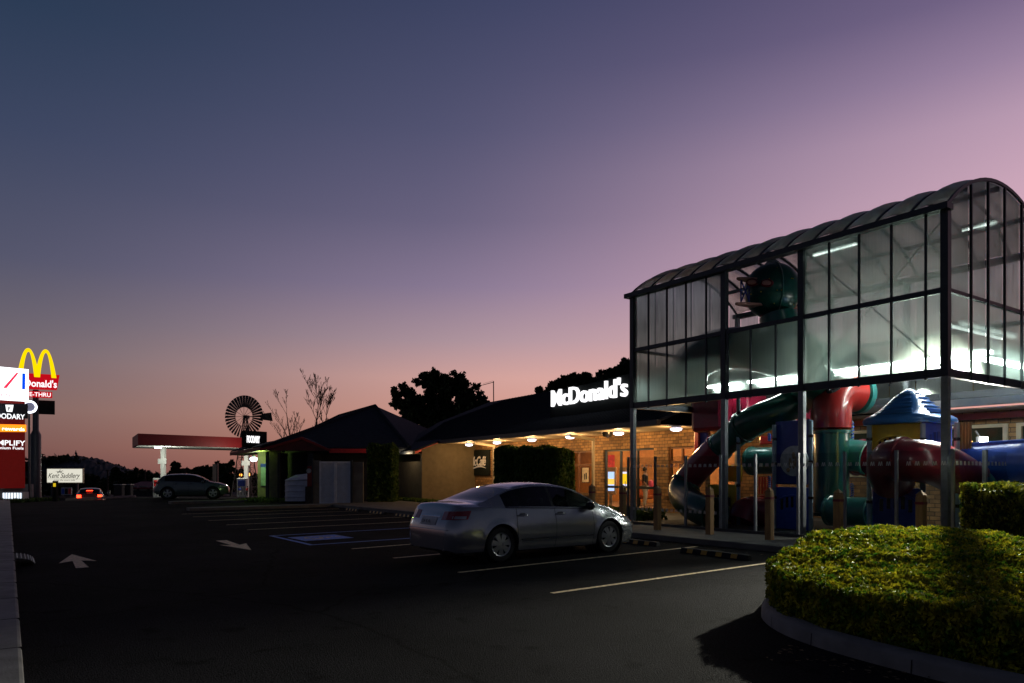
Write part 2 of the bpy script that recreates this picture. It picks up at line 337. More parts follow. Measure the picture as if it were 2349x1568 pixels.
M['leaf_hedge'] = leafmat('golden_cypress_leaves', (.06, .17, .012), (.46, .40, .02), 7.5, .6, .2)
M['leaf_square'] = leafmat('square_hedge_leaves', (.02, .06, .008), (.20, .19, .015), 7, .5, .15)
M['leaf_dark'] = leafmat('hedge_leaves', (.035, .085, .015), (.08, .13, .02), 3, .5, .25)
M['leaf_tree'] = leafmat('tree_leaves', (.02, .035, .012), (.035, .05, .018), .6, .4, .15)
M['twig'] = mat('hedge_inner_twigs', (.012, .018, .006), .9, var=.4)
M['bark'] = mat('bark', (.035, .026, .02), .9, var=.3, scale=3)
M['grass'] = leafmat('grass_blades', (.05, .11, .02), (.11, .16, .03), 1.2, .4, .25)
# ------------------------------------------------------------------ setting
def sheet_strip(name, x0, x1, ys, dz, m, kind='structure', grid_x=1):
    mb = MB(); xs = sorted({x for x in (x0, x1, -63, -62, -60, -25.5, -23.5) if x0 <= x <= x1}); ys = sorted(set(list(ys) + [y for y in (43, 46.5, 56, 60) if ys[0] < y < ys[-1]])); rows = [[(x, y, gz2(x, y) + dz) for x in xs] for y in ys]; mb.grid(rows)
    o = mb.build(name, m, solid=False); tag(o, kind=kind); return o
sheet_strip('ground', -900, 900, [-120, 0, 45, 80, 150, 300, 600, 1500, 2600], -.012, M['earth'])
sheet_strip('asphalt_car_park', -70, 60, [-40, 0, 20, 43], 0, M['asphalt'])
sheet_strip('road', -120, 4, [43, 45, 60, 100, 140], .0, M['asphalt'])
mb = MB(PF)                                    # concrete footpath along the lane on the camera side
mb.box(-3.0, .1, -4, 70, -.02, .15); o = mb.build('footpath', M['concrete_light'], bevel=.03); tag(o, kind='structure')
mb = MB(PF)
for k in range(40): mb.box(-3.0, .101, -3 + k * 1.5, -2.985 + k * 1.5, .1, .1515)
o = mb.build('footpath_joints', M['black']); tag(o, kind='structure')
mb = MB(PF)                                    # pavement in front of the fence
mb.prism([(13.05, 5.8), (13.0, 22), (12.85, 33.5), (6.4, 33.2), (6.4, 34.0), (13.2, 34.6), (16, 36), (25, 36), (25, 2), (13.5, 2), (13.2, 4)], -.02, .13)
o = mb.build('pavement', M['concrete'], bevel=.02); tag(o, kind='structure')
mb = MB(PF); mb.prism([(7.0, 41.0), (7.0, 41.9), (20, 42.6), (20, 41.7)], -.02, .14)
o = mb.build('far_kerb', M['concrete'], bevel=.02); tag(o, kind='structure')
mb = MB()
a, b_ = onground(150, 1149.5), onground(310, 1141)
mb.sheet([a, b_, b_ + Vector((-.1, .3, 0)), a + Vector((-.1, .3, 0))], (0, 0, 1), .13); o = mb.build('road_kerb', M['concrete_light']); tag(o, kind='structure')
# painted lines
def line(name, w0, u0, w1, u1, wd=.09, m='paint', z=.004):
    a, b = Vector((w0, u0, 0)), Vector((w1, u1, 0)); n = (b - a).cross(Vector((0, 0, 1))).normalized() * wd / 2
    mb = MB(PF); mb.add([(p.x, p.y, z) for p in (a - n, b - n, b + n, a + n)], [(0, 1, 2, 3)])
    return mb.build(name, M[m], solid=False)
for u0, u1 in ((7.76, 8.16), (10.25, 10.8), (12.7, 13.3), (14.75, 15.5)):
    tag(line('bay_line', 6.1, u0, 12.6, u1), kind='structure')
for u0 in (21.4, 23.8, 26.3, 28.8, 31.0): tag(line('bay_line', 5.66, u0, 12.4, u0 + .5), kind='structure')
for a4 in ((5.7, 16.05, 12.4, 16.6), (5.62, 18.95, 12.4, 19.5), (5.66, 16.0, 5.62, 19.0)): tag(line('accessible_bay_line', *a4, m='paint_blue', wd=.11, z=.008), kind='structure')
mb = MB(PF); mb.add([(w, u, .012) for w, u in ((5.85, 17.0), (7.15, 17.15), (7.1, 18.35), (5.8, 18.2))], [(0, 1, 2, 3)])
o = mb.build('accessible_symbol_patch', M['paint_blue'], solid=False); tag(o, kind='structure')
mb = MB(PF)                                    # wheelchair symbol
def ring2(mb, c, r0, r1, a0, a1, z, n=20):
    vs = []
    for k in range(n + 1):
        a = R(a0 + (a1 - a0) * k / n)
        vs += [(c[0] + r0 * math.cos(a), c[1] + r0 * math.sin(a), z), (c[0] + r1 * math.cos(a), c[1] + r1 * math.sin(a), z)]
    mb.add(vs, [(2 * k, 2 * k + 1, 2 * k + 3, 2 * k + 2) for k in range(n)])
ring2(mb, (6.35, 17.7), .22, .28, 20, 300, .016); ring2(mb, (6.95, 17.75), 0, .07, 0, 360, .016)
for p in (((6.82, 17.72), (6.45, 17.66)), ((6.62, 17.68), (6.62, 17.42)), ((6.45, 17.66), (6.42, 17.38)), ((6.42, 17.38), (6.12, 17.3))):
    a, b = Vector((*p[0], .016)), Vector((*p[1], .016)); n = (b - a).cross(Vector((0, 0, 1))).normalized() * .035
    mb.add([a - n, b - n, b + n, a + n], [(0, 1, 2, 3)])
o = mb.build('accessible_symbol', M['paint'], solid=False); tag(o, kind='structure')
def arrow(w, u_tip, u_tail, tw):               # straight lane arrow
    s = 1 if u_tip > u_tail else -1; mb = MB(PF); ub = u_tip - s * 1.55
    mb.add([(w, u_tip, .005), (w + .3, ub, .005), (w + tw, ub + s * .25, .005), (w + tw * 1.4, u_tail, .005), (w - tw * 1.4, u_tail, .005), (w - tw, ub + s * .25, .005), (w - .3, ub, .005)], [(0, 1, 2, 3, 4, 5, 6)])
    o = mb.build('lane_arrow', M['paint'], solid=False); tag(o, kind='structure')
arrow(1.06, 17.0, 14.5, .07); arrow(4.25, 15.75, 18.4, .09)

# wheel stops
def wheel_stop(w, u0, u1, label, group='wheel stops at the pavement edge'):
    t = thing('wheel_stop', label, 'wheel stop', PF @ Vector((w, (u0 + u1) / 2, 0)), 0, group)
    mb = MB(PF); mb.add([(w - .08, u, 0) for u in (u0, u1)] + [(w - .045, u, .1) for u in (u0, u1)] + [(w + .045, u, .1) for u in (u0, u1)] + [(w + .08, u, 0) for u in (u0, u1)],
        [(0, 1, 3, 2), (2, 3, 5, 4), (4, 5, 7, 6), (0, 2, 4, 6), (1, 7, 5, 3), (0, 6, 7, 1)]); mb.build('rubber_block', M['black'], t, bevel=.01)
    L_ = u1 - u0
    for k in range(4):
        a = u0 + L_ * (.14 + .22 * k); mb = MB(PF)
        mb.add([(w - .083, a, .012), (w - .083, a + L_ * .09, .012), (w - .05, a + L_ * .09, .092), (w - .05, a, .092)], [(0, 1, 2, 3)]); mb.build('marker', M['marker'], t, solid=False)
M['marker'] = mat('marker_strip', (.62, .34, .05), .5, var=.2)
wheel_stop(11.45, 8.55, 10.2, 'black rubber wheel stop in the bay beside the round hedge')
for u, lb in ((22.2, 'black and yellow wheel stop just left of the silver sedan'), (24.5, 'second black and yellow wheel stop left of the silver sedan'), (26.9, 'black and yellow wheel stop third from the sedan, below the tall hedge'), (29.4, 'farthest black and yellow wheel stop, below the white gates')):
    wheel_stop(12.2, u - .75, u + .75, lb)
wheel_stop(11.9, 11.3, 12.9, 'wheel stop in front of the silver sedan')

# ribbed ramp by the footpath
t = thing('kerb_ramp', 'black ribbed rubber ramp against the footpath kerb at left edge', 'kerb ramp', PF @ Vector((.35, 15.9, 0)))
mb = MB(PF); n = 14; rows = [[(.1 + .30 * math.sin(math.pi / 2 * k / n), u, .01 + .13 * math.cos(math.pi / 2 * k / n)) for k in range(n + 1)] for u in (15.4, 16.35)]; mb.grid(rows); mb.build('ramp', M['black'], t, smooth=True, solid=False)
for k in range(7):
    a = math.pi / 2 * (k + .6) / 7.4; c, s = .30 * math.sin(a), .014 + .13 * math.cos(a)
    mb = MB(PF); mb.bar((.1 + c, 15.4, s), (.1 + c, 16.35, s), .012, .012); mb.build('rib', M['steel'], t)

# ------------------------------------------------------------------ restaurant
rest = thing('restaurant', 'long low brick restaurant with verandah and lit white name letters on its roof', 'restaurant', RF @ Vector((18.9, 27, 0)))
zf = lambda w: 3.41 + .37 * (w - 16.8)
U_R, _ = uw(1618, 18.9, 30)                   # right end of the verandah wall
mb = MB(RF)
P = [(16.8, U_R), (18.9, U_R), (26.8, U_R), (26.8, 50), (21.8, 48.6), (15.2, 41), (15.2, 37), (16.8, 37)]
mb.sheet([(w, u, zf(w)) for w, u in P], (0, 0, 1), .1)
mb.sheet([(26.8, U_R, zf(26.8)), (26.8, 50, zf(26.8)), (38, 54, 3), (38, U_R, 3)], (0, 0, 1), .1)
mb.sheet([(26.8, 50, zf(26.8)), (21.8, 48.6, zf(21.8)), (15.2, 41, zf(15.2)), (28, 60, 2.6), (38, 54, 3)], (0, 0, 1), .1)
roof = mb.build('roof', M['roof'], rest)
mb = MB(RF)
for k in range(66):                            # sheet ribs on the roof
    u = U_R + .3 + k * .3
    if u > 36.9: break
    mb.bar((16.82, u, zf(16.82) + .115), (18.85, u, zf(18.85) + .115), .03, .03)
for k in range(60):
    u = uw(1262, 18.9, 30)[0] + .4 + k * .45
    if u > 47: break
    mb.bar((max(16.82, 15.4 if 37 < u < 41 else 16.82 + max(0, u - 41) * .8), u, zf(max(16.82, 15.4 if 37 < u < 41 else 16.82 + max(0, u - 41) * .8)) + .115), (26.7, u, zf(26.7) + .115), .04, .035)
mb.build('roof_rib', M['roof'], rest)['kind'] = 'stuff'
mb = MB(RF); mb.box(16.62, 16.8, U_R, 37.0, 3.28, 3.47); mb.build('gutter', M['dark_steel'], rest)
mb = MB(RF); mb.bar((16.75, 37.05, zf(16.75) - .04), (15.15, 37.05, zf(15.15) - .04), .06, .16); mb.build('barge_board', M['redtrim'], rest)
mb = MB(RF); mb.box(15.05, 15.2, 37.0, 41, 2.70, 2.86); mb.build('wing_gutter', M['dark_steel'], rest)
mb = MB(RF); mb.box(16.8, 19.0, U_R, 37.0, 3.27, 3.31); mb.build('soffit', M['soffit'], rest)
# brick front wall with openings, w = 18.9
WL = 18.9
def ux(vx): return uw(vx, WL, 30)[0]
dA0, dA1 = ux(1384.5), ux(1500)               # doors (left, right)
wA0, wA1 = ux(1255), ux(1362)                 # big window behind the hedge
wB0, wB1 = ux(1533), ux(1592)
uL = 37.0
def wall(u0, u1, z0, z1):
    mb = MB(RF); mb.box(WL, WL + .24, min(u0, u1), max(u0, u1), z0, z1); return mb
mb = MB(RF)
mb.box(WL, WL + .24, wA0, uL, 0, 3.27)
mb.box(WL, WL + .24, wA1, wA0, 0, .62); mb.box(WL, WL + .24, wA1, wA0, 2.62, 3.27)
mb.box(WL, WL + .24, dA0, wA1, 0, 3.27)
mb.box(WL, WL + .24, dA1, dA0, 2.62, 3.27)
mb.box(WL, WL + .24, wB0, dA1, 0, 3.27)
mb.box(WL, WL + .24, wB1, wB0, 0, .75); mb.box(WL, WL + .24, wB1, wB0, 2.62, 3.27)
mb.box(WL, WL + .24, U_R, wB1, 0, 3.27)
mb.build('brick_wall', M['brick'], rest)
mb = MB(RF); mb.box(WL - .16, WL - .002, wA1 - .1, wA0, .62, .75); mb.build('window_sill', M['brick'], rest)
mb = MB(RF); mb.box(WL - .16, WL - .002, wB1, wB0 + .1, .75, .88); mb.build('window_sill', M['brick'], rest)
def window(u0, u1, z0, z1, n, m='wood', name='window', rail=None):
    f = MB(RF); lo, hi = min(u0, u1), max(u0, u1); w0, w1 = WL + .06, WL + .15
    f.box(w0, w1, lo, hi, z1 - .07, z1 - .002); f.box(w0, w1, lo, hi, z0 + .002, z0 + .07)
    f.box(w0, w1, lo + .002, lo + .07, z0 + .07, z1 - .07); f.box(w0, w1, hi - .07, hi - .002, z0 + .07, z1 - .07)
    for k in range(1, n):
        u = lo + (hi - lo) * k / n; f.box(w0 + .003, w1 - .003, u - .04, u + .04, z0 + .07, z1 - .07)
    if rail: f.box(w0 + .006, w1 - .006, lo + .07, hi - .07, rail - .05, rail + .05)
    o = f.build(name, M[m], rest)
    g = MB(RF); g.add([(WL + .1, lo + .05, z0 + .05), (WL + .1, hi - .05, z0 + .05), (WL + .1, hi - .05, z1 - .05), (WL + .1, lo + .05, z1 - .05)], [(0, 1, 2, 3)])
    g.build('pane', M['winglass'], o, solid=False); return o
window(wA1, wA0, .62, 2.62, 3, rail=2.0); window(wB1, wB0, .75, 2.62, 2, rail=2.05)
MW_door = window(dA1, dA0, .14, 2.62, 3, m='dark_steel', name='glass_doors', rail=1.05)
mb = MB(RF)
for s in (-.12, .12): mb.tube([(WL - .02, (dA0 + dA1) / 2 + s, .9), (WL - .02, (dA0 + dA1) / 2 + s, 1.3)], .015, 8)
mb.build('door_handle', M['steel'], MW_door)
# tan rendered wing
mb = MB(RF)
mb.sheet([(15.6, 36.98, 0), (19.1, 36.98, 0), (19.1, 36.98, zf(19.1) - .03), (15.6, 36.98, zf(15.6) - .03)], (0, 1, 0), .2)
mb.build('tan_side_wall', M['tanwall'], rest)
mb = MB(RF); mb.box(15.62, 15.78, 37.2, 41, 0, 2.28); mb.build('tan_low_wall', M['tanwall'], rest)
mb = MB(RF); mb.box(17.3, 17.45, 37.2, 48, 0, 3.4); mb.build('recess_wall', M['tanwall'], rest)
mb = MB(RF); mb.box(15.3, 17.3, 37.2, 41, 2.70, 2.73); mb.build('wing_soffit', M['soffit'], rest)
mb = MB(RF); mb.box(15.9, 15.95, 37.25, 37.8, 2.3, 2.68); mb.build('side_window', M['postblue'], rest)
# sign parapet
uS0 = uw(1262, 18.9, 30)[0]
mb = MB(RF); mb.sheet([(18.9, U_R, 4.24), (18.9, uS0, 4.24), (18.9, uS0 - .1, 5.5), (18.9, U_R, 5.85)], (1, 0, 0), .25); mb.build('sign_parapet', M['sign_black'], rest)
def text_mb(s, T, h, extr=.04, off=0.0, shear=0, sx=1, align='LEFT', width=None):
    cu = bpy.data.curves.new('t', 'FONT'); cu.body = s; cu.size = 1; cu.extrude = .001; cu.offset = off; cu.shear = shear; cu.align_x = align; cu.resolution_u = 3
    o = bpy.data.objects.new('t', cu); C.objects.link(o); bpy.context.view_layer.update()
    me = o.evaluated_get(bpy.context.evaluated_depsgraph_get()).to_mesh()
    vs = [v.co.copy() for v in me.vertices]; fs = [tuple(p.vertices) for p in me.polygons]
    bpy.data.objects.remove(o); bpy.data.curves.remove(cu)
    x0 = min(v.x for v in vs); x1 = max(v.x for v in vs)
    k = h / .73; kx = k * sx
    if width: kx = width / (x1 - x0)
    ox = x0 if align == 'LEFT' else (x0 + x1) / 2
    mb = MB(T); mb.add([((v.x - ox) * kx, -extr if v.z > 0 else 0, v.y * k) for v in vs], fs); return mb    # local x right, z up, faces -y
# letter frame on the parapet: reading direction is -u
T = RF @ Matrix.Translation((18.86, uw(1270, 18.9, 30)[0], 4.80)) @ Matrix.Rotation(R(-90), 4, 'Z')
text_mb("McDonald's", T, .80, .12, .008, width=5.62).build('lit_letters', M['letters'], rest, solid=False)
# gable-side windows of the play wing, along PF w = 22.4
mb = MB(PF); mb.sheet([(21.4, -3, 3.62), (21.4, 17.2, 3.62), (27, 17.2, 5.7), (27, -3, 5.7)], (0, 0, 1), .08); mb.build('play_wing_roof', M['wingroof'] if 'wingroof' in M else mat('lamplit_yellow_roof_sheet', (.30, .23, .07), .6, var=.2, scale=2), rest)  # yellow glow of the lamps is put into the sheet's base colour
mb = MB(PF)
for k in range(24): mb.bar((21.42, -2.6 + k * .82, 3.62 + .1), (27, -2.6 + k * .82, 5.7 + .1), .06, .05)
mb.build('wing_roof_seam', M['dark_steel'], rest)['kind'] = 'stuff'
mb = MB(PF); mb.box(21.2, 21.4, -3, 17.2, 3.45, 3.68); mb.build('wing_gutter', M['white_metal'], rest)
mb = MB(PF); mb.box(21.4, 22.3, -3, 17.2, 3.36, 3.4); mb.build('wing_soffit', M['soffit'], rest)
mb = MB(PF); mb.box(22.1, 22.2, -3, 12.6, 3.14, 3.3); mb.build('red_fascia', mat('dull_red_fascia', (.30, .05, .04), .5), rest)
BR2 = brick('brown_brick_play_wing', 35)
mb = MB(PF); mb.box(22.3, 22.5, -3, 17.2, 0, 1.5); mb.box(22.3, 22.5, -3, 17.2, 3.0, 3.36); mb.box(22.3, 22.5, 12.8, 17.2, 1.5, 3.0)
for u in (2.2, 5.4, 8.2, 10.9): mb.box(22.3, 22.5, u - .1, u + .1, 1.5, 3.0)
mb.build('wing_wall', BR2, rest)
for a, b in ((-2.9, 2.1), (2.3, 5.3), (5.5, 8.1), (8.3, 10.8), (11.0, 12.8)):
    f = MB(PF); f.box(22.24, 22.34, a, b, 2.9, 2.99); f.box(22.24, 22.34, a, b, 1.51, 1.6); f.box(22.24, 22.34, a, a + .12, 1.6, 2.9); f.box(22.24, 22.34, b - .12, b, 1.6, 2.9); o = f.build('wing_window', M['cream'], rest)
    g = MB(PF); g.add([(22.3, a + .1, 1.58), (22.3, b - .1, 1.58), (22.3, b - .1, 2.92), (22.3, a + .1, 2.92)], [(0, 1, 2, 3)]); g.build('pane', M['winglass'], o, solid=False)
# interior of restaurant
M['floor_in'] = mat('dining_floor', (.22, .13, .08), .4, var=.2); M['wall_in'] = mat('dining_wall', (.55, .22, .06), .7, var=.25, scale=2)
M['wall_in2'] = mat('dining_wall_pale', (.42, .26, .13), .7, var=.2, scale=2)
mb = MB(RF); mb.box(WL + .3, 26.5, U_R, 36.5, .1, .14); mb.build('dining_floor', M['floor_in'], rest)
mb = MB(RF); mb.box(WL + .3, 26.5, U_R, 36.5, 3.05, 3.1); mb.build('dining_ceiling', M['soffit'], rest)
mb = MB(RF); mb.box(24.0, 24.1, U_R, 36.5, .14, 3.05); mb.build('dining_back_wall', M['wall_in'], rest)
mb = MB(PF); mb.box(25.5, 25.6, -3, 16.5, 0, 3.3); mb.build('wing_back_wall', mat('teal_dining_wall', (.03, .10, .09), .6, var=.4, scale=1.5), rest)
fl = MB(PF)
for k in range(140):
    fl.ball((25.0 + rng.random() * .3, -2 + rng.random() * 14, 1.5 + rng.random() ** 1.4 * 1.3), .016, 5, 4)
fl.build('fairy_lights', emitter('fairy_light', (1, .5, .12), 7), rest)['kind'] = 'stuff'
mb = MB(PF); mb.box(24.9, 25.2, 6.1, 6.5, 1.0, 3.2); mb.build('red_banner', M['redp'], rest)
def lamp(name, kind, loc, energy, col, size=.1, rot=None, spot=None, sx=None, sy=None):
    ld = bpy.data.lights.new(name, kind); ld.energy = energy; ld.color = col
    if kind == 'AREA': ld.shape = 'RECTANGLE'; ld.size = sx; ld.size_y = sy
    else: ld.shadow_soft_size = size
    if spot: ld.spot_size = R(spot); ld.spot_blend = 1
    o = bpy.data.objects.new(name, ld); C.objects.link(o); o.location = loc
    if rot: o.rotation_euler = rot
    return o
for u in (22.5, 26, 30): lamp('dining_light', 'POINT', RF @ Vector((21.5, u, 2.85)), 190, (1, .72, .42), .15)
for u in (1, 6, 11): lamp('dining_wing_light', 'POINT', PF @ Vector((24, u, 2.8)), 14, (1, .7, .42), .15)

# verandah lamps
domeM = emitter('lamp_dome', (.93, .88, 1), 4)
pos = ['left end of the verandah, beside the tan wall', 'over the café sign post', 'above the tall clipped hedge', 'second from the pale verandah post, over the window', 'in front of the glass doors', 'rightmost under the verandah, beside the red play box']
for i, vx in enumerate((1076, 1140, 1220, 1308, 1419, 1551)):
    u, d = uw(vx, 17.5, 30); p = RF @ Vector((17.5, u, 3.27))
    t = thing('ceiling_lamp', 'round white ceiling lamp at the %s' % pos[i] if i == 0 else 'round white ceiling lamp %s' % pos[i], 'lamp', p, 0, 'verandah ceiling lamps')
    mb = MB(); mb.lathe([(0, 0), (.17, 0), (.17, -.07), (.0, -.07)], p, n=20); mb.build('lamp_base', M['white_metal'], t)
    mb = MB(); mb.lathe([(.20, -.075), (.205, -.10), (.17, -.15), (.09, -.175), (0, -.18)], p, n=20); mb.build('lamp_dome', domeM, t, smooth=True)
    lamp('verandah_light', 'POINT', p + Vector((0, 0, -.3)), 88, (1, .58, .22), .12)
# verandah posts
for vx, lb in ((1133, 'cream verandah post beside the café sign'), (1361, 'cream verandah post left of the glass doors')):
    u, d = uw(vx, 17.9, 30); t = thing('verandah_post', lb, 'post', RF @ Vector((17.9, u, 0)), 0, 'verandah posts')
    mb = MB(RF); mb.box(17.85, 17.95, u - .05, u + .05, .1, 3.0); mb.build('post', M['cream'], t)
    mb = MB(RF); mb.bar((17.95, u, 3.03), (16.75, u, 3.16), .09, .11); mb.build('beam', M['cream'], t)
u, d = uw(1258, 16.7, 30)
# café sign
uc0, uc1 = uw(1077, 18.8, 30)[0], uw(1122, 18.8, 30)[0]
t = thing('cafe_sign', 'black wall sign with cream script lettering on the brick wall', 'sign', RF @ Vector((18.84, (uc0 + uc1) / 2, 1.55)))
mb = MB(RF); mb.box(18.82, 18.895, uc1, uc0, 1.5, 2.95); mb.build('board', M['sign_black'], t)
T = RF @ Matrix.Translation((18.81, uc0 - .12, 2.05)) @ Matrix.Rotation(R(-90), 4, 'Z')
M['cream_letters'] = mat('cream_letters', (.62, .56, .46), .5, emit=.12)
text_mb('McCafé', T, .55, .03, .012, shear=.35, width=(uc0 - uc1) * .8).build('script_letters', M['cream_letters'], t, solid=False)
mb = MB(RF); n = 12; W_ = uc0 - uc1
mb.tube([(18.79, uc0 - .1 - W_ * .8 * k / n, 1.78 + .22 * math.sin(math.pi * .8 * k / n)) for k in range(n + 1)], [.015 + .03 * math.sin(math.pi * k / n) for k in range(n + 1)], 6); mb.build('underline_swash', M['cream_letters'], t)
# security dome under eave, roof aerial, door clutter
p = RF @ Vector((17.6, uw(1393, 17.6, 30)[0], 3.27))
t = thing('eave_speaker', 'black half-round box hanging under the verandah ceiling before the doors', 'speaker', p)
mb = MB(); mb.lathe([(.22, 0), (.21, -.08), (.15, -.19), (0, -.23)], p, n=16); mb.build('housing', M['blackgloss'], t, smooth=True)
mb = MB(); mb.box(p.x - .05, p.x + .05, p.y - .05, p.y + .05, p.z - .01, p.z + .0); mb.build('bracket', M['white_metal'], t)
p = at(1132.5, 935, 52); t = thing('roof_aerial', 'thin television aerial on a mast above the dark roof', 'aerial', p)
mb = MB(); mb.tube([p, at(1132, 875, 52)], .04, 6); mb.build('mast', M['dark_steel'], t)
mb = MB(); a, b = at(1133, 877, 52), at(1107, 884, 51); mb.bar(a, b, .04)
for k in range(9): q = a.lerp(b, .1 + k * .1); mb.bar(q + Vector((-.02, .25, .12)), q + Vector((.02, -.25, -.02 + .1)), .02)
mb.build('antenna', M['dark_steel'], t)
# kiosks, poster, seat
def kiosk(vx, d, lab, cols):
    b0 = at(vx, 1100, d); b0.z = .14; t = thing('order_kiosk', lab, 'kiosk', b0, 0, 'self order kiosks inside the doors')
    Tk = Matrix.Translation(b0) @ Matrix.Rotation(R(-22), 4, 'Z')
    mb = MB(Tk); mb.box(-.24, .24, -.05, .1, .55, 1.75); mb.build('body', mat('kiosk_shell', (.6, .45, .32), .5), t, bevel=.02)
    mb = MB(Tk); mb.box(-.06, .06, -.02, .06, .0, .55); mb.build('stand', M['white_metal'], t)
    for i, (z0, z1, c, s) in enumerate(cols): mb = MB(Tk); mb.box(-.17, .17, -.056 - i * .002, -.05, z0, z1); mb.build('screen', emitter('kiosk_screen', c, s), t)
kiosk(1401, 31.5, 'tall ordering kiosk with pale blue screen inside the doors', [(.72, 1.55, (.42, .6, 1), 1.7), (1.0, 1.25, (1, .6, .1), 1.5)])
kiosk(1433, 31.0, 'tall ordering kiosk with yellow screen inside the doors', [(.72, 1.55, (.7, .7, 1), 1.6), (1.02, 1.47, (1, .62, .02), 1.3), (.74, .92, (1, .6, .1), 1.2)])
p = RF @ Vector((23.97, 29.0, 1.3)); t = thing('wall_poster', 'framed yellow poster on the dining room wall behind the window', 'poster', p)
mb = MB(); q = at(1343, 1090, 33.6)
mb.box(q.x - .2, q.x + .2, q.y, q.y + .04, q.z - .38, q.z + .38); mb.build('frame', M['wood'], t)
mb = MB(); mb.box(q.x - .15, q.x + .15, q.y - .004, q.y, q.z - .33, q.z + .33); mb.build('picture', mat('poster_paper', (.7, .48, .2), .5, emit=.35, var=.3, scale=5), t)
mb = MB(); mb.box(q.x - .06, q.x - .02, q.y - .012, q.y - .004, q.z - .22, q.z + .05); mb.box(q.x + .01, q.x + .06, q.y - .012, q.y - .004, q.z - .2, q.z + .1); mb.build('printed_figure', M['twig'], t)
q = at(1399, 1062, 33); t = tag(MB().box(q.x - .22, q.x + .22, q.y, q.y + .03, q.z - .35, q.z + .35).build('menu_banner', mat('red_menu_banner', (.6, .05, .04), .5, emit=.35, var=.5, scale=6)), 'red and white menu banner hanging above the blue-screened kiosk', 'banner')
q = at(1482, 1150, 32.5); t = thing('bench_seat', 'orange upholstered dining bench behind the glass door', 'bench', (q.x, q.y, .14))
mb = MB(Matrix.Translation((q.x, q.y, .14)) @ Matrix.Rotation(R(25), 4, 'Z')); mb.box(-.1, 1.0, 0, .5, .38, .48); mb.build('seat', mat('orange_upholstery', (.5, .13, .04), .5), t)
mb = MB(Matrix.Translation((q.x, q.y, .14)) @ Matrix.Rotation(R(25), 4, 'Z')); mb.box(-.1, 1.0, .5, .6, .3, 1.15); mb.build('backrest', bpy.data.materials['orange_upholstery'], t)
for s in (-.05, .9):
    mb = MB(Matrix.Translation((q.x, q.y, .14)) @ Matrix.Rotation(R(25), 4, 'Z')); mb.box(s, s + .05, .05, .1, 0, .38); mb.box(s, s + .05, .42, .47, 0, .38); mb.build('leg', M['dark_steel'], t)

# ------------------------------------------------------------------ play enclosure
enc = thing('play_enclosure', 'steel framed play enclosure with frosted panels and barrel vault roof', 'play enclosure', PF @ Vector((15.7, 11, 0)))
E0, E1, WF, WB = 6.97, 15.95, 15.7, 20.7
ZB, ZM, ZT = 3.70, 5.39, 7.0
posts = [E0, uw(1840, WF, 35)[0], uw(1662, WF, 35)[0], E1]
for u in posts:
    mb = MB(PF); mb.box(WF - .07, WF + .07, u - .07, u + .07, .1, ZB - .08); mb.build('post', M['steel'], enc, bevel=.012)
    mb = MB(PF); mb.box(WF - .075, WF + .075, u - .075, u + .075, ZB - .08, ZT); mb.build('upper_post', M['dark_steel'], enc)
    mb = MB(PF); mb.box(WB - .07, WB + .07, u - .07, u + .07, .1, ZT); mb.build('post', M['steel'], enc)
mb = MB(PF); mb.box(WF - .2, WF + .06, E0 - .12, E1 + .2, ZT, ZT + .13); mb.build('gutter', M['dark_steel'], enc)
mb = MB(PF); mb.box(WB - .06, WB + .2, E0 - .2, E1 + .2, ZT, ZT + .13); mb.build('gutter', M['dark_steel'], enc)
for w in (WF, WB):
    for z, h in ((ZB, .09), (ZM, .055)):
        mb = MB(PF); mb.box(w - .05, w + .05, E0 + .08, E1 - .08, z - h, z + h); mb.build('rail', M['dark_steel'], enc)
for u in (E0, E1):
    for z, h in ((ZB, .09), (ZM, .04)):
        mb = MB(PF); mb.box(WF + .08, WB - .08, u - .05, u + .05, z - h, z + h); mb.build('rail', M['dark_steel'], enc)
mullR = [uw(x, WF, 35)[0] for x in (1904, 1972.6, 2046.6, 2125.5)]
mullL = [uw(x, WF, 35)[0] for x in (1489.6, 1531.8, 1575.5, 1621.9)]
mullM = [uw(x, WF, 35)[0] for x in (1671.5, 1724, 1781.6)]
def bars(us, z0, z1):
    for u in us:
        mb = MB(PF); mb.box(WF - .06, WF - .01, u - .02, u + .02, z0, z1); mb.build('mullion', M['dark_steel'], enc)
bars(mullR, ZB - .12, ZT); bars(mullL, ZB - .12, ZT); bars(mullM, ZB - .12, ZM)
def panel(w, ua, ub, z0, z1, m='poly'):
    mb = MB(PF); mb.add([(w, ua, z0), (w, ub, z0), (w, ub, z1), (w, ua, z1)], [(0, 1, 2, 3)]); mb.build('wall_panel', M[m], enc, solid=False)
def bay(us, z0, z1):
    us = sorted(us)
    for a, b in zip(us, us[1:]): panel(WF, a + .015, b - .015, z0, z1)
for z0, z1 in ((ZB + .09, ZM - .055), (ZM + .055, ZT)):
    bay([posts[0] + .06] + mullR + [posts[1] - .06], z0, z1); bay([posts[2] + .06] + mullL + [posts[3] - .06], z0, z1)
bay([posts[1] + .06] + mullM + [posts[2] - .06], ZB + .09, ZM - .055)
for k in range(12): a = E0 + .1 + k * .73; panel(WB, a, a + .7, ZB + .09, ZM - .05); panel(WB, a, a + .7, ZM + .05, ZT)
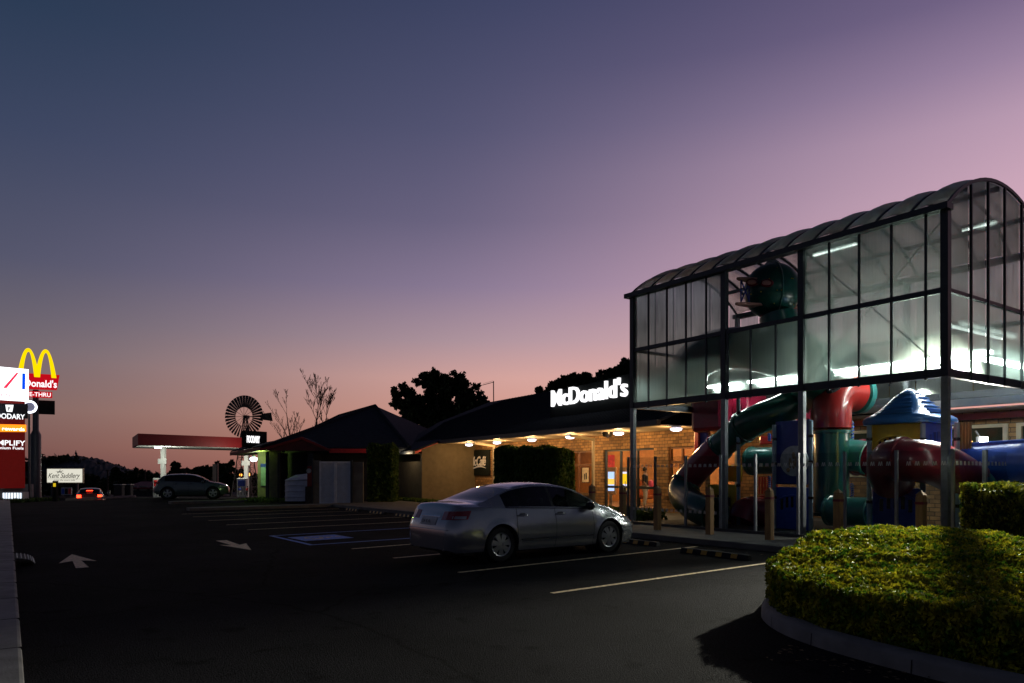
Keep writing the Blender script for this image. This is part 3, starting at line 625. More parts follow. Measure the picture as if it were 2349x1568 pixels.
# vault
WC = (WF + WB) / 2; hw = (WB - WF) / 2 + .02; rise = .98; RR = (hw * hw + rise * rise) / (2 * rise); zc = ZT + .12 + rise - RR
amax = math.asin(hw / RR)
def arc(t, e=0): a = -amax + 2 * amax * t; return (WC + (RR + e) * math.sin(a), zc + (RR + e) * math.cos(a))
nb = 12; du = (E1 - E0 + .1) / nb
for k in range(nb + 1):
    u = E0 - .05 + k * du; mb = MB(PF)
    for i in range(20):
        a, b = arc(i / 20, .01), arc((i + 1) / 20, .01); mb.bar((a[0], u, a[1]), (b[0], u, b[1]), .045, .07)
    mb.build('vault_rib', M['dark_steel'], enc)
    if k < nb:
        mb = MB(PF); rows = []
        for j in range(7):
            s = j / 6; rows.append([(lambda q: (q[0], u + du * s, q[1]))(arc(i / 20, .10 * math.sin(math.pi * s))) for i in range(21)])
        mb.grid(rows); mb.build('roof_panel', M['poly_roof'], enc, smooth=True, solid=False)
for t_ in (.2, .5, .8):
    q = arc(t_, -.08); mb = MB(PF); mb.box(q[0] - .04, q[0] + .04, E0, E1, q[1] - .05, q[1] + .05); mb.build('purlin', M['steel'], enc)
# end walls
ends = [wu(x, E0, 35)[0] for x in (2222, 2261, 2299, 2338)]; step = ends[-1] - ends[-2]
while ends[-1] + step < WB - .2: ends.append(ends[-1] + step)
def ztop(w): return zc + math.sqrt(max(RR * RR - (w - WC) ** 2, 0))
for u, sgn in ((E0, -1), (E1, 1)):
    for w in ends:
        mb = MB(PF); mb.box(w - .02, w + .02, u + sgn * .05 - .025, u + sgn * .05 + .025, ZB - .1, ztop(w) - .04); mb.build('end_mullion', M['dark_steel'], enc)
    cuts = [WF + .05] + ends + [WB - .05]
    for a, b in zip(cuts, cuts[1:]):
        a += .015; b -= .015; mb = MB(PF); k = 6; ws = [a + (b - a) * i / k for i in range(k + 1)]
        P_ = [(a, u, ZB + .09), (b, u, ZB + .09)] + [(w, u, ztop(w) - .02) for w in reversed(ws)]
        mb.add(P_, [tuple(range(len(P_)))]); mb.build('end_panel', M['poly'], enc, solid=False)
# wire bracing
for (a, b) in (((posts[0], ZB), (posts[1], ZT)), ((posts[1], ZB), (posts[0], ZT))):
    mb = MB(PF); mb.tube([(WF + .12, a[0], a[1]), (WF + .12, b[0], b[1])], .012, 6); mb.build('bracing_wire', M['dark_steel'], enc)
# strip lights
def strip(w0, u0, w1, u1, z, lab, m='tube', r=.05):
    a, b = PF @ Vector((w0, u0, z)), PF @ Vector((w1, u1, z)); t = thing('strip_light', lab, 'strip light', (a + b) / 2, 0, 'fluorescent strip lights inside the enclosure')
    mb = MB(); mb.bar(a + Vector((0, 0, .07)), b + Vector((0, 0, .07)), .14, .07); mb.build('fixture', M['white_metal'], t)
    mb = MB(); d = (b - a) * .01; mb.tube([a + d, b - d], r, 8); mb.build('tube', M[m], t)
strip(18.4, 7.3, 18.4, 10.4, 4.40, 'long white strip light behind the frosted panel nearest the corner')
strip(18.4, 10.6, 18.4, 12.0, 4.40, 'long white strip light behind the right edge of the middle bay')
strip(18.4, 12.4, 18.4, 13.8, 4.4, 'white strip light low behind the middle bay')
strip(18.4, 14.5, 18.4, 15.7, 4.4, 'short white strip light low behind the far left bay')
strip(18.1, 7.25, 20.4, 7.25, 4.22, 'white strip light along the end wall')
strip(15.95, 9.0, 15.95, 10.1, 6.9, 'dim strip light high under the gutter near the corner', 'tube_soft', .02)
strip(18.6, 7.3, 18.6, 7.9, 7.4, 'dim strip light high under the back of the vault', 'tube_soft', .02)
strip(17.4, 7.7, 20.3, 7.7, 4.98, 'thin dim strip light across the end of the enclosure', 'tube_soft', .03)
strip(20.3, 8, 20.3, 14, 4.6, 'long strip light on the back wall of the enclosure', 'tube_soft', .03)
# ------------------------------------------------------------------ play structure
def pw(vx, vy, w):                             # point on the plane w of the play frame
    r = (vx - CX) / F; c, s = math.cos(R(35)), math.sin(R(35)); d = w / (c * r + s); return at(vx, vy, d)
def smooth_path(pts, n=6):
    pts = [Vector(p) for p in pts]; P = [pts[0]] + pts + [pts[-1]]; o = []
    for i in range(1, len(P) - 2):
        for k in range(n):
            t = k / n; a, b, c, d = P[i - 1], P[i], P[i + 1], P[i + 2]
            o.append(.5 * ((2 * b) + (c - a) * t + (2 * a - 5 * b + 4 * c - d) * t * t + (3 * b - a - 3 * c + d) * t ** 3))
    o.append(pts[-1]); return o
play = thing('play_structure', 'multicoloured tube slide and tower play structure inside the glazed enclosure', 'playground', PF @ Vector((18, 11, 0.1)))
def ptube(pts, r, m, name='slide_tube', flange=True, n=20, cap=False):
    P = smooth_path(pts); mb = MB(); mb.tube(P, r, n, cap=cap); o = mb.build(name, M[m], play, smooth=60, solid=False)
    if flange:
        for i in (0, -1):
            d = (P[1] - P[0]).normalized() if i == 0 else (P[-1] - P[-2]).normalized(); c = P[i]
            mb = MB(); mb.tube([c - d * .05, c - d * .04, c + d * .04, c + d * .05], [r, r * 1.09, r * 1.09, r], n, cap=False); mb.build('joint_ring', M[m], play, smooth=60, solid=False)
    return o
# descending slide
s1 = [pw(1850, 905, 18.6), pw(1800, 938, 18.0), pw(1740, 962, 17.6), pw(1706, 980, 17.6)]
ptube(s1, .44, 'green'); s2 = [pw(1700, 985, 17.6), pw(1672, 1008, 17.5), pw(1652, 1025, 17.5)]; ptube(s2, .40, 'green')
s3 = [pw(1647, 1029, 17.5), pw(1615, 1060, 17.5), pw(1588, 1090, 17.5), pw(1574, 1110, 17.45)]; ptube(s3, .42, 'crimson')
s4 = [pw(1573, 1112, 17.45), pw(1566, 1126, 17.3), pw(1573, 1145, 17.0), pw(1600, 1165, 16.5), pw(1640, 1180, 16.3)]; ptube(s4, .45, 'green')
# upper climbing tubes
ptube([pw(1850, 905, 18.6), pw(1868, 870, 17.6), pw(1850, 820, 17.2), pw(1800, 780, 17.2), pw(1785, 725, 17.2)], .5, 'green', 'climbing_tube', False, 20, True)
ptube([pw(1575, 885, 17.2), pw(1590, 835, 17.0), pw(1640, 805, 17.0), pw(1710, 800, 17.0), pw(1790, 815, 17)], .60, 'green', 'climbing_tube', False, 20, True)
# crimson box compartments
def boxpart(name, vx0, vx1, z0, z1, w0, w1, m, bevel=.08):
    u0, u1 = uw(vx0, w0, 35)[0], uw(vx1, w0, 35)[0]; mb = MB(PF); mb.box(w0, w1, min(u0, u1), max(u0, u1), z0, z1); return mb.build(name, M[m], play, bevel=bevel)
def zat(vx, vy, w): return pw(vx, vy, w).z
boxpart('play_cabin', 1583, 1655, zat(1620, 991, 18.2), zat(1620, 905, 18.2), 18.2, 19.5, 'crimson', .14)
boxpart('play_cabin', 1668, 1712, zat(1690, 985, 18.7), zat(1690, 895, 18.7), 18.7, 19.8, 'crimson', .14)
boxpart('play_cabin', 1800, 1880, zat(1840, 985, 19.2), zat(1840, 880, 19.2), 19.2, 20.2, 'crimson', .14)
# big red elbow over green upright
gx = 17.9
up = [pw(1907, 1180, gx), pw(1907, 1100, gx), pw(1907, 1040, gx), pw(1907, 992, gx)]; ptube(up, .44, 'green', 'climbing_tube')
mb = MB(); c = pw(1907, 983, gx); mb.tube([c, c + Vector((0, 0, .10))], .49, 24, cap=False); mb.build('joint_ring', M['redp'], play, smooth=60, solid=False)
e0 = pw(1907, 975, gx)
ptube([e0, e0 + Vector((0, 0, .35)), e0 + Vector((.12, .08, .72)), e0 + Vector((.42, .22, .88)), e0 + Vector((.80, .38, .86))], .50, 'redp', 'elbow_tube', False, 28)
c = e0 + Vector((.84, .40, .86)); d = Vector((.9, .42, 0)).normalized(); mb = MB(); mb.tube([c, c + d * .16], .54, 28, cap=False); mb.tube([c + d * .16, c + d * .17], [.54, .1], 28, cap=False); mb.build('porthole_ring', M['teal'], play, smooth=60)
mb = MB(); q = pw(1902, 900, gx) + Vector((.0, -.36, 0)); mb.ball(q, (.24, .08, .14), 18, 10); mb.build('porthole_window', M['blackgloss'], play, smooth=60)
# blue towers
def tower_panel(vx0, vx1, vy0, vy1, w, m, name='tower_panel', holes=0, th=.08, hm='blackgloss', holefrac=.3):
    a0 = pw(vx0, vy0, w); u0, u1 = uw(vx0, w, 35)[0], uw(vx1, w, 35)[0]; z1, z0 = zat((vx0 + vx1) / 2, vy0, w), zat((vx0 + vx1) / 2, vy1, w)
    mb = MB(PF); mb.box(w, w + th, min(u0, u1), max(u0, u1), z0, z1); o = mb.build(name, M[m], play, bevel=.03)
    if holes:
        uc, hw_, W_ = (u0 + u1) / 2, abs(u1 - u0) / 2, 0
        rh = hw_ * .78
        for k in range(holes):
            t = -1 + 2 * (k + .5) / holes; uu = uc + t * rh * .95; zz = z1 - (z1 - z0) * .28 + math.sqrt(max(0, 1 - t * t)) * rh * .45 - rh * .25
            mb = MB(PF); hh = min(.3, (z1 - z0) * holefrac); mb.box(w - .006, w + .02, uu - rh / holes * .5, uu + rh / holes * .5, zz - hh, zz); mb.build('slot', M[hm], o)
        mb = MB(PF); pts = [(w - .01, uc + rh * 1.1 * math.cos(a), z1 - (z1 - z0) * .42 + rh * .62 * math.sin(a)) for a in [math.pi * i / 14 for i in range(15)]]; mb.tube(pts, .025, 6); mb.build('arch_moulding', M[m], o, smooth=60)
    return o
tower_panel(1778, 1858, 965, 1112, 17.0, 'navy')
tower_panel(1778, 1858, 1118, 1216, 17.0, 'blue', holes=5)
q = pw(1823, 1058, 16.95); Tq = Matrix.Translation(q) @ Matrix.Rotation(R(35), 4, 'Z')
mb = MB(Tq); mb.lathe([(0, -.05), (.40, -.05), (.40, .02), (0, .02)], (0, 0, 0), 'X', 32); disc = mb.build('pale_disc', M['pale'], play, smooth=30)
mb = MB(Tq)
for (y, z, a, b) in ((0, .14, .05, .1), (-.08, -.02, .05, .16), (.1, -.05, .05, .14), (-.16, -.22, .06, .07), (.16, -.24, .06, .06), (0, -.1, .04, .12)): mb.ball((-.052, y, z), (.01, a, b), 10, 8)
mb.build('worn_print', mat('faded_ochre_print', (.30, .22, .12), .6, var=.4, scale=12), disc)
for vx, w, y1 in ((1776, 16.9, 1217), (1860, 16.9, 1217), (1694, 17.3, 1205), (1994, 15.98 + .9, 1216), (2117, 16.9, 1205), (2195, 16.9, 1190)):
    p = pw(vx, y1, w); p.z = .1; top = pw(vx, {1776: 975, 1860: 965, 1694: 905, 1994: 972, 2117: 972, 2195: 970}[vx], w); top.x, top.y = p.x, p.y
    mb = MB(); mb.tube([p, top], .055, 12); mb.build('tower_post', M['postblue'], play, smooth=60)
    for f_ in (.3, .62, .85):
        mb = MB(); c = p.lerp(top, f_); mb.tube([c, c + Vector((0, 0, .07))], .068, 12); mb.build('post_clamp', M['blackgloss'], play, smooth=60)
tower_panel(1999, 2112, 970, 1108, 17.0, 'yellow', holes=7)
tower_panel(2000, 2112, 1120, 1216, 17.0, 'navy', holes=5)
# blue side wall of the right tower, facing the end
uA = uw(2117, 17, 35)[0]
mb = MB(PF); mb.box(17.0, 18.35, uA - .04, uA + .04, zat(2117, 1107, 17), zat(2117, 968, 17)); o = mb.build('tower_panel', M['blue'], play, bevel=.03)
for k in range(5):
    mb = MB(PF); t = -1 + (k + .5) * .4; mb.box(17.65 + t * .45 - .05, 17.65 + t * .45 + .05, uA - .05, uA - .03, 2.2 + .15 * math.sqrt(1 - t * t), 2.42 + .18 * math.sqrt(1 - t * t)); mb.build('slot', M['navy'], o)
# pagoda roof
uB = uw(1996, 17, 35)[0]; cw, cu_ = 17.65, (uA + uB) / 2; hu = (uB - uA) / 2 + .2; hwv = .88; ze = zat(2050, 966, 17)
rows = []
prof = [(1.0, -.07), (1.03, 0), (1.0, .07), (.86, .14), (.66, .26), (.48, .42), (.33, .56), (.2, .66), (.09, .72), (.005, .74)]
mb = MB(PF); nn = 48; vs = []; fs = []
for s_, h in prof:
    for k in range(nn):
        a = 2 * math.pi * k / nn; p_ = 5 if s_ > .3 else 2.6
        r_ = 1 / (abs(math.cos(a)) ** p_ + abs(math.sin(a)) ** p_) ** (1 / p_)
        ridge = 1 + 0
        vs.append((cw + hwv * s_ * r_ * math.cos(a), cu_ + hu * s_ * r_ * math.sin(a), ze + h * 1.08))
for i in range(len(prof) - 1):
    for k in range(nn): a = i * nn + k; b = i * nn + (k + 1) % nn; fs.append((a, b, b + nn, a + nn))
fs += [tuple(range(nn - 1, -1, -1)), tuple(range((len(prof) - 1) * nn, len(prof) * nn))]
mb.add(vs, fs); rf = mb.build('tower_roof', M['blue_roof'], play, smooth=50)
for k in range(6):
    s_ = .84 - k * .11; h = np.interp(1 - s_, [0, .14, .34, .52, .67, .8], [.07, .14, .26, .42, .56, .66]) * 1.08 + .02
    for sg in (-1, 1):
        mb = MB(PF); mb.bar((cw - hwv * s_ * 1.0, cu_ - hu * s_ * .62, ze + h), (cw - hwv * s_ * 1.0, cu_ + hu * s_ * .62, ze + h), .05, .02) if sg < 0 else mb.bar((cw - hwv * s_ * .62, cu_ - hu * s_ * 1.0, ze + h), (cw + hwv * s_ * .62, cu_ - hu * s_ * 1.0, ze + h), .05, .02); mb.build('roof_batten', M['blue_roof'], rf)
# bulging maroon slide in front of the right tower
ptube([pw(2050, 1105, 17.0), pw(2040, 1075, 16.6), pw(2052, 1056, 16.4), pw(2075, 1054, 16.3)], [.30, .46, .52, .53] and .48, 'maroon', 'elbow_tube', False, 26)
ptube([pw(2068, 1054, 16.3), pw(2110, 1058, 16.3), pw(2150, 1066, 16.6), pw(2190, 1085, 17.0), pw(2215, 1105, 17.3)], .47, 'maroon', 'slide_tube', True, 26)
ptube([pw(2217, 1107, 17.3), pw(2236, 1125, 17.5), pw(2250, 1150, 17.6)], .46, 'teal', 'slide_tube', True, 24)
# horizontal crawl tubes
ptube([pw(1725, 1058, 18.4), pw(1760, 1057, 18.4), pw(1800, 1056, 18.4)], .40, 'teal', 'crawl_tube')
ptube([pw(1725, 1175, 17.6), pw(1760, 1176, 17.6), pw(1800, 1178, 17.6)], .42, 'crimson', 'crawl_tube')
ptube([pw(1700, 1200, 17.2), pw(1712, 1175, 17.4), pw(1735, 1174, 17.6)], .42, 'crimson', 'crawl_tube', False)
ptube([pw(1905, 1172, 17.4), pw(1950, 1174, 17.4), pw(1996, 1176, 17.4)], .36, 'teal', 'crawl_tube')
ptube([pw(1945, 1045, 18.4), pw(1965, 1046, 18.4), pw(1990, 1050, 18.4)], .42, 'teal', 'crawl_tube')
ptube([pw(1972, 1050, 18.7), pw(1990, 1054, 18.7), pw(2012, 1060, 18.7)], .46, 'crimson', 'crawl_tube')
tower_panel(1622, 1688, 1112, 1210, 17.4, 'yellow', holes=4)
tower_panel(1665, 1700, 1068, 1106, 18.2, 'yellow')
tower_panel(1632, 1700, 975, 1000, 19.6, 'yellow'); tower_panel(1604, 1622, 992, 1075, 19.4, 'blue'); tower_panel(1592, 1603, 990, 1085, 19.3, 'maroon')
for k in range(7):
    vx = 1742 + k * 6.5
    mb = MB(); p0, p1 = pw(vx, 1134, 19.5), pw(vx, 1094, 19.5); mb.tube([p0, (p0.x, p0.y, p1.z)], .035, 6); mb.build('red_bar', M['redp'], play)
tower_panel(1742, 1782, 1136, 1160, 19.6, 'redp'); tower_panel(1742, 1782, 1000, 1020, 19.6, 'redp')
for vx, y0, y1, w in ((1765, 1012, 995, 18.9), (1765, 1120, 1092, 18.9), (1955, 1010, 966, 18.9), (1955, 1140, 1110, 18.9)):
    p0, p1 = pw(vx, y0, w), pw(vx, y1, w); mb = MB(); n = 24
    mb.tube([(p0.x, p0.y, p0.z + (p1.z - p0.z) * k / n) for k in range(n + 1)], .03, 8); o = mb.build('climbing_pole', M['postblue'], play)
    mb = MB(); mb.tube([(p0.x + .04 * math.cos(k * .9), p0.y + .04 * math.sin(k * .9), p0.z + (p1.z - p0.z) * k / 40) for k in range(41)], .016, 6); mb.build('spiral', M['blue'], o)
# long blue slide to the right
ptube([pw(2215, 1070, 18.2), pw(2280, 1066, 18.2), pw(2350, 1062, 18.2), pw(2440, 1060, 18.2)], .50, 'blue', 'slide_tube', True, 26)
mb = MB(); a, b = pw(2215, 1032, 18.0), pw(2440, 1018, 18.0); mb.bar(a, b, .12, .3); mb.build('slide_side', M['blue'], play, bevel=.03)
for k in range(5):
    p0 = pw(2198 + k * 7, 1045, 17.9); p1 = Vector((p0.x, p0.y, p0.z + .75)); mb = MB(); mb.tube([p0, p1], .03, 8); mb.build('net_pole', M['timber'], play)
mb = MB(); q = PF @ Vector((18.2, 11, .1)); mb.T = PF; mb.box(15.9, 20.6, 7.1, 15.8, .128, .15); mb.build('rubber_mat', M['black'], play)
# aeroplane pod
pc = pw(1772, 668, 17.3); pod = MB().ball(pc, .76, 32, 20).build('plane_pod', M['green'], play, smooth=60)
mb = MB(); mb.tube([pc + Vector((0, 0, .65)), pc + Vector((0, 0, .84))], [.3, .12], 20); mb.build('pod_cap', M['white_metal'], pod, smooth=40)
for dz, L_ in ((.22, 1.02), (-.46, 1.06)):
    mb = MB(); T = Matrix.Translation(pc + Vector((-.05, -.1, dz))) @ Matrix.Rotation(R(18), 4, 'Z'); mb.T = T
    n = 20; mb.prism([(1.12 * math.cos(2 * math.pi * k / n) * L_, .2 * math.sin(2 * math.pi * k / n)) for k in range(n)], -.035, .035); mb.build('wing', M['pinkp'], pod, bevel=.02)
for x0, x1 in ((-1.0, -1.0), (-.74, -.74), (-1.0, -.72), (-.72, -1.0)):
    mb = MB(Matrix.Translation(pc + Vector((-.05, -.1, 0))) @ Matrix.Rotation(R(18), 4, 'Z')); mb.tube([(x0, 0, -.4), (x1, 0, .2)], .02, 6); mb.build('strut', M['navy'], pod)
hub = pc + Vector((-.56, -.64, .05)); Th = Matrix.Translation(hub) @ Matrix.Rotation(R(-40), 4, 'Z')
mb = MB(Th); mb.ball((0, -.03, 0), (.07, .12, .07), 14, 10); mb.build('propeller_hub', M['blackgloss'], pod, smooth=60)
for a in (12, 192):
    T = Th @ Matrix.Rotation(R(a), 4, 'Y'); ln = .33 if a != 75 else .2
    mb = MB(T); mb.ball((ln * .62, -.05, 0), (ln * .55, .03, .11), 16, 8); mb.build('propeller_blade', M['maroon'], pod, smooth=60)
    mb = MB(T); mb.ball((ln * .62, -.075, 0), (ln * .38, .02, .065), 16, 8); mb.build('blade_face', M['pinkp'], pod, smooth=60)
for k in range(26):
    a = rng.random() * 6.28; h = (rng.integers(0, 4) - 1.5) * .32; r_ = math.sqrt(.76 ** 2 - h * h)
    mb = MB(); mb.ball(pc + Vector((r_ * math.cos(a), r_ * math.sin(a), h)), .017, 6, 4); mb.build('rivet', M['yellow'], pod)
for a in (0,):
    mb = MB(); mb.lathe([(.763, -.03), (.785, 0), (.763, .03)], pc, 'Z' if a else 'X', 32); mb.build('pod_band', M['redp'] if a else M['green'], pod, smooth=60)
# flood lamps on the wing wall
fM = emitter('flood_lens', (1, .97, 1), 30)
for vx, vy, w, lb in ((2108, 908, 20.9, 'small bright flood lamp behind the blue pagoda roof'), (2255, 1010, 20.9, 'bright wall lamp above the long blue slide')):
    p = pw(vx, vy, w); t = thing('flood_lamp', lb, 'lamp', p, 0, 'flood lamps on the play wing')
    mb = MB(); mb.box(p.x - .12, p.x + .12, p.y - .02, p.y + .1, p.z - .09, p.z + .09); mb.build('housing', M['white_metal'], t)
    mb = MB(); mb.box(p.x - .10, p.x + .10, p.y - .04, p.y - .021, p.z - .075, p.z + .075); mb.build('lens', fM, t)
    mb = MB(); mb.bar(p + Vector((0, .1, .05)), p + Vector((0, .3, .25)), .04); mb.build('bracket', M['steel'], t)
    tgt = PF @ Vector((7.5, 5.5, 0)); s_ = p + Vector((0, -.12, 0)); lamp('flood_beam', 'SPOT', s_, 2600 if vx < 2200 else 1200, (1, .96, .84), .07, rot=(tgt - s_).to_track_quat('-Z', 'Y').to_euler(), spot=110)

p = PF @ Vector((18.7, 8.4, 4.15)); t = thing('flood_lamp', 'very bright flood lamp behind the frosted panel at the near corner of the enclosure', 'lamp', p, 0, 'flood lamps on the play wing')
T = Matrix.Translation(p) @ Matrix.Rotation(R(-28), 4, 'Z')
mb = MB(T); mb.box(-.2, .2, 0, .12, -.12, .12); mb.build('housing', M['white_metal'], t)
mb = MB(T); mb.box(-.17, .17, -.02, -.002, -.1, .1); mb.build('lens', fM, t)
mb = MB(T); mb.bar((0, .1, .1), (0, .25, .25), .05); mb.build('bracket', M['steel'], t)
s_ = T @ Vector((0, -.08, 0)); tgt = PF @ Vector((8.6, 3.6, .3)); lamp('flood_beam', 'SPOT', s_, 12500, (1, .97, .80), .08, rot=(tgt - s_).to_track_quat('-Z', 'Y').to_euler(), spot=56)
# ------------------------------------------------------------------ glass fence with small arch decals
def decals(T, x0, x1, z, step=.17):
    mb = MB(T); x = x0 + .08
    while x < x1 - .1:
        w_ = .095; h_ = .085
        for o_ in (0, w_ / 2):
            mb.add([(x + o_, 0, z), (x + o_ + .012, 0, z), (x + o_ + w_ / 4 + .004, 0, z + h_), (x + o_ + w_ / 4 - .012, 0, z + h_)], [(0, 1, 2, 3)])
            mb.add([(x + o_ + w_ / 4 - .006, 0, z + h_), (x + o_ + w_ / 4 + .012, 0, z + h_), (x + o_ + w_ / 2 + .004, 0, z), (x + o_ + w_ / 2 - .014, 0, z)], [(0, 1, 2, 3)])
        x += step
    return mb
M['decal'] = mat('frosted_decal', (.55, .58, .58), .7)
WFn = 15.25; fx = [1441, 1503, 1573, 1653, 1733, 1831, 1938, 2056.6, 2186]
us = [uw(x, WFn, 35)[0] for x in fx]
fence = thing('glass_fence', 'tall clear glass fence with metal posts running before the tube slides and doors', 'fence', PF @ Vector((WFn, 11, .13)))
for i, u in enumerate(us):
    mb = MB(PF); mb.box(WFn - .03, WFn + .03, u - .028, u + .028, .12, 2.12); mb.build('fence_post', M['steel'] if i > 1 else M['dark_steel'], fence)
    if i:
        a, b = us[i - 1], u
        mb = MB(PF); mb.add([(WFn, a - .04, .2), (WFn, b + .04, .2), (WFn, b + .04, 2.1), (WFn, a - .04, 2.1)], [(0, 1, 2, 3)]); g = mb.build('glass_panel', M['fenceglass'], fence, solid=False)
        for z in ((1.80, .55) if i < 4 else (1.80,)): decals(PF @ Matrix.Translation((WFn - .006, b + .04, 0)) @ Matrix.Rotation(R(90), 4, 'Z'), 0, a - b - .08, z).build('arch_decals', M['decal'], g, solid=False)
mb = MB(PF); mb.box(WFn - .05, WFn + .05, us[-1], us[0], .12, .2); mb.build('base_rail', M['dark_steel'], fence)
UE = us[-1]; ws = [WFn] + [wu(x, UE, 35)[0] for x in (2259.5, 2324)]; ws += [ws[-1] + 1.42, ws[-1] + 2.85]
f2 = thing('glass_fence', 'short glass fence run in front of the long blue slide', 'fence', PF @ Vector((17.5, UE, .13)))
for i, w in enumerate(ws[1:]):
    mb = MB(PF); mb.box(w - .035, w + .035, UE - .04, UE + .04, .12, 2.12); mb.build('fence_post', M['steel'], f2)
    a, b = ws[i] + .04, w - .04
    mb = MB(PF); mb.add([(a, UE, .2), (b, UE, .2), (b, UE, 2.1), (a, UE, 2.1)], [(0, 1, 2, 3)]); g = mb.build('glass_panel', M['fenceglass'], f2, solid=False)
    decals(PF @ Matrix.Translation((a, UE - .006, 0)), 0, b - a, 1.80).build('arch_decals', M['decal'], g, solid=False)
# bollards
bl = [(1358, 'left of the glass doors'), (1429, 'just behind the sedan bonnet'), (1508, 'beside the second steel post'), (1628, 'before the yellow play panel'), (1765, 'before the crimson crawl tube'), (1923, 'before the green upright tube'), (2113, 'behind the round hedge, rightmost')]
for vx, lb in bl:
    u, d = uw(vx, 14.15, 35); p = PF @ Vector((14.15, u, .12)); t = thing('timber_bollard', 'square orange timber bollard ' + lb, 'bollard', p, R(35), 'timber bollards along the pavement')
    T = Matrix.Translation(p) @ Matrix.Rotation(R(35), 4, 'Z')
    mb = MB(T); mb.box(-.075, .075, -.075, .075, 0, 1.08); mb.build('post', M['timber'], t, bevel=.012)
    mb = MB(T); mb.box(-.062, .062, -.062, .062, 1.08, 1.11); mb.add([(-.075, -.075, 1.11), (.075, -.075, 1.11), (.075, .075, 1.11), (-.075, .075, 1.11), (0, 0, 1.2)], [(0, 1, 4), (1, 2, 4), (2, 3, 4), (3, 0, 4), (3, 2, 1, 0)]); mb.build('cap', M['timber'], t)
    mb = MB(T); mb.box(-.079, .079, -.079, .079, .93, .98); mb.build('reflector_band', M['maroon'], t)

# ------------------------------------------------------------------ hedges
def seg_hedge(name, label, cat, poly, ztopf, z0, lm, n_top, n_side, size, T=PF, elong=2.2, depth=.1, group=None, up=(0, 0, .5), mound=0):
    poly = np.array(poly, float); cen = poly.mean(0)
    t = thing(name, label, cat, T @ Vector((cen[0], cen[1], z0)), 0, group)
    x0, y0 = poly.min(0); x1, y1 = poly.max(0); area = 0
    def inside(P):
        c = np.zeros(len(P), bool); j = len(poly) - 1
        for i in range(len(poly)):
            xi, yi = poly[i]; xj, yj = poly[j]
            k = ((yi > P[:, 1]) != (yj > P[:, 1])) & (P[:, 0] < (xj - xi) * (P[:, 1] - yi) / (yj - yi + 1e-9) + xi); c ^= k; j = i
        return c
    pts = []
    while len(pts) < n_top:
        P = rng.random((n_top * 2, 2)) * [x1 - x0, y1 - y0] + [x0, y0]; pts += list(P[inside(P)])
    P = np.array(pts[:n_top]); z = ztopf(P[:, 0], P[:, 1]) - rng.random(n_top) ** 2 * depth + .02
    A = np.column_stack([P, z]); ed = np.roll(poly, -1, 0) - poly; ln = np.linalg.norm(ed, axis=1); pr = ln / ln.sum()
    i = rng.choice(len(poly), n_side, p=pr); s = rng.random(n_side)[:, None]; Q = poly[i] + ed[i] * s
    inn = (cen - Q); inn /= np.linalg.norm(inn, axis=1)[:, None]
    lump = .03 * np.sin(Q[:, 0:1] * 9 + Q[:, 1:2] * 7)
    Q = Q + inn * (rng.random((n_side, 1)) ** 2 * depth - .03 + lump); zt = ztopf(Q[:, 0], Q[:, 1]); zz = z0 + (zt - z0) * rng.random(n_side)
    A = np.vstack([A, np.column_stack([Q, zz])]); Tn = np.array(T); A = A @ Tn[:3, :3].T + Tn[:3, 3]
    V, Fc = leaves(A, size, elong, up); npmesh('foliage', V, Fc, M[lm], t)
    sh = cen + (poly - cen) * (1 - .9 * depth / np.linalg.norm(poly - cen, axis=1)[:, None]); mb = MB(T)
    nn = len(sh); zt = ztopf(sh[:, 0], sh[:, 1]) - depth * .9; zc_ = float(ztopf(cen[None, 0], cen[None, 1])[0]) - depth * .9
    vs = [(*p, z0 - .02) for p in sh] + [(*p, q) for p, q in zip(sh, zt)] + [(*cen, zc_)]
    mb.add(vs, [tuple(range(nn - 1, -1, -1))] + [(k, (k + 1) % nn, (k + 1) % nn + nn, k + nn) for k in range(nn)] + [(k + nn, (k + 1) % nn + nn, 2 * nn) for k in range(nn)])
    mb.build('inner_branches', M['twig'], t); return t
def mound(x, y):
    d = np.sqrt(((x - 9.3) / 2.6) ** 2 + ((y - 4.6) / 2.2) ** 2)
    t = np.clip((x - 6.6) / 3.2, 0, 1); return .54 + .29 * t * t * (3 - 2 * t) + .014 * np.sin(x * 5.1 + y * 2.2) + .014 * np.sin(y * 8.3 - x * 3) + .016 * np.sin(x * 31 + 9 * np.sin(y * 3.1)) * np.sin(y * 27 + 6 * np.sin(x * 2.3)) + .012 * np.sin(x * 17 + 2) * np.sin(y * 13)
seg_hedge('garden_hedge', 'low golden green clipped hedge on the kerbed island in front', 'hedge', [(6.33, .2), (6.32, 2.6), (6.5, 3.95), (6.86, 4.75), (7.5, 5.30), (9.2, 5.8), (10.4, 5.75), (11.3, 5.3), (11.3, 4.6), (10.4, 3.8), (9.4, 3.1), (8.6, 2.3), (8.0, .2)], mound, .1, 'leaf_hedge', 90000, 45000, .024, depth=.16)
ztall = lambda x, y: 1.40 + .03 * np.sin(x * 6) + .02 * np.sin(y * 9 + x * 3)
seg_hedge('square_hedge', 'tall square-cut dark hedge with sunlit-looking yellow top below the blue slide', 'hedge', [(14.5, 3.2), (14.75, 6.3), (16.2, 6.4), (18.5, 6.2), (19.5, 5.2), (19.5, 3.2)], ztall, .1, 'leaf_square', 16000, 22000, .04, depth=.12)
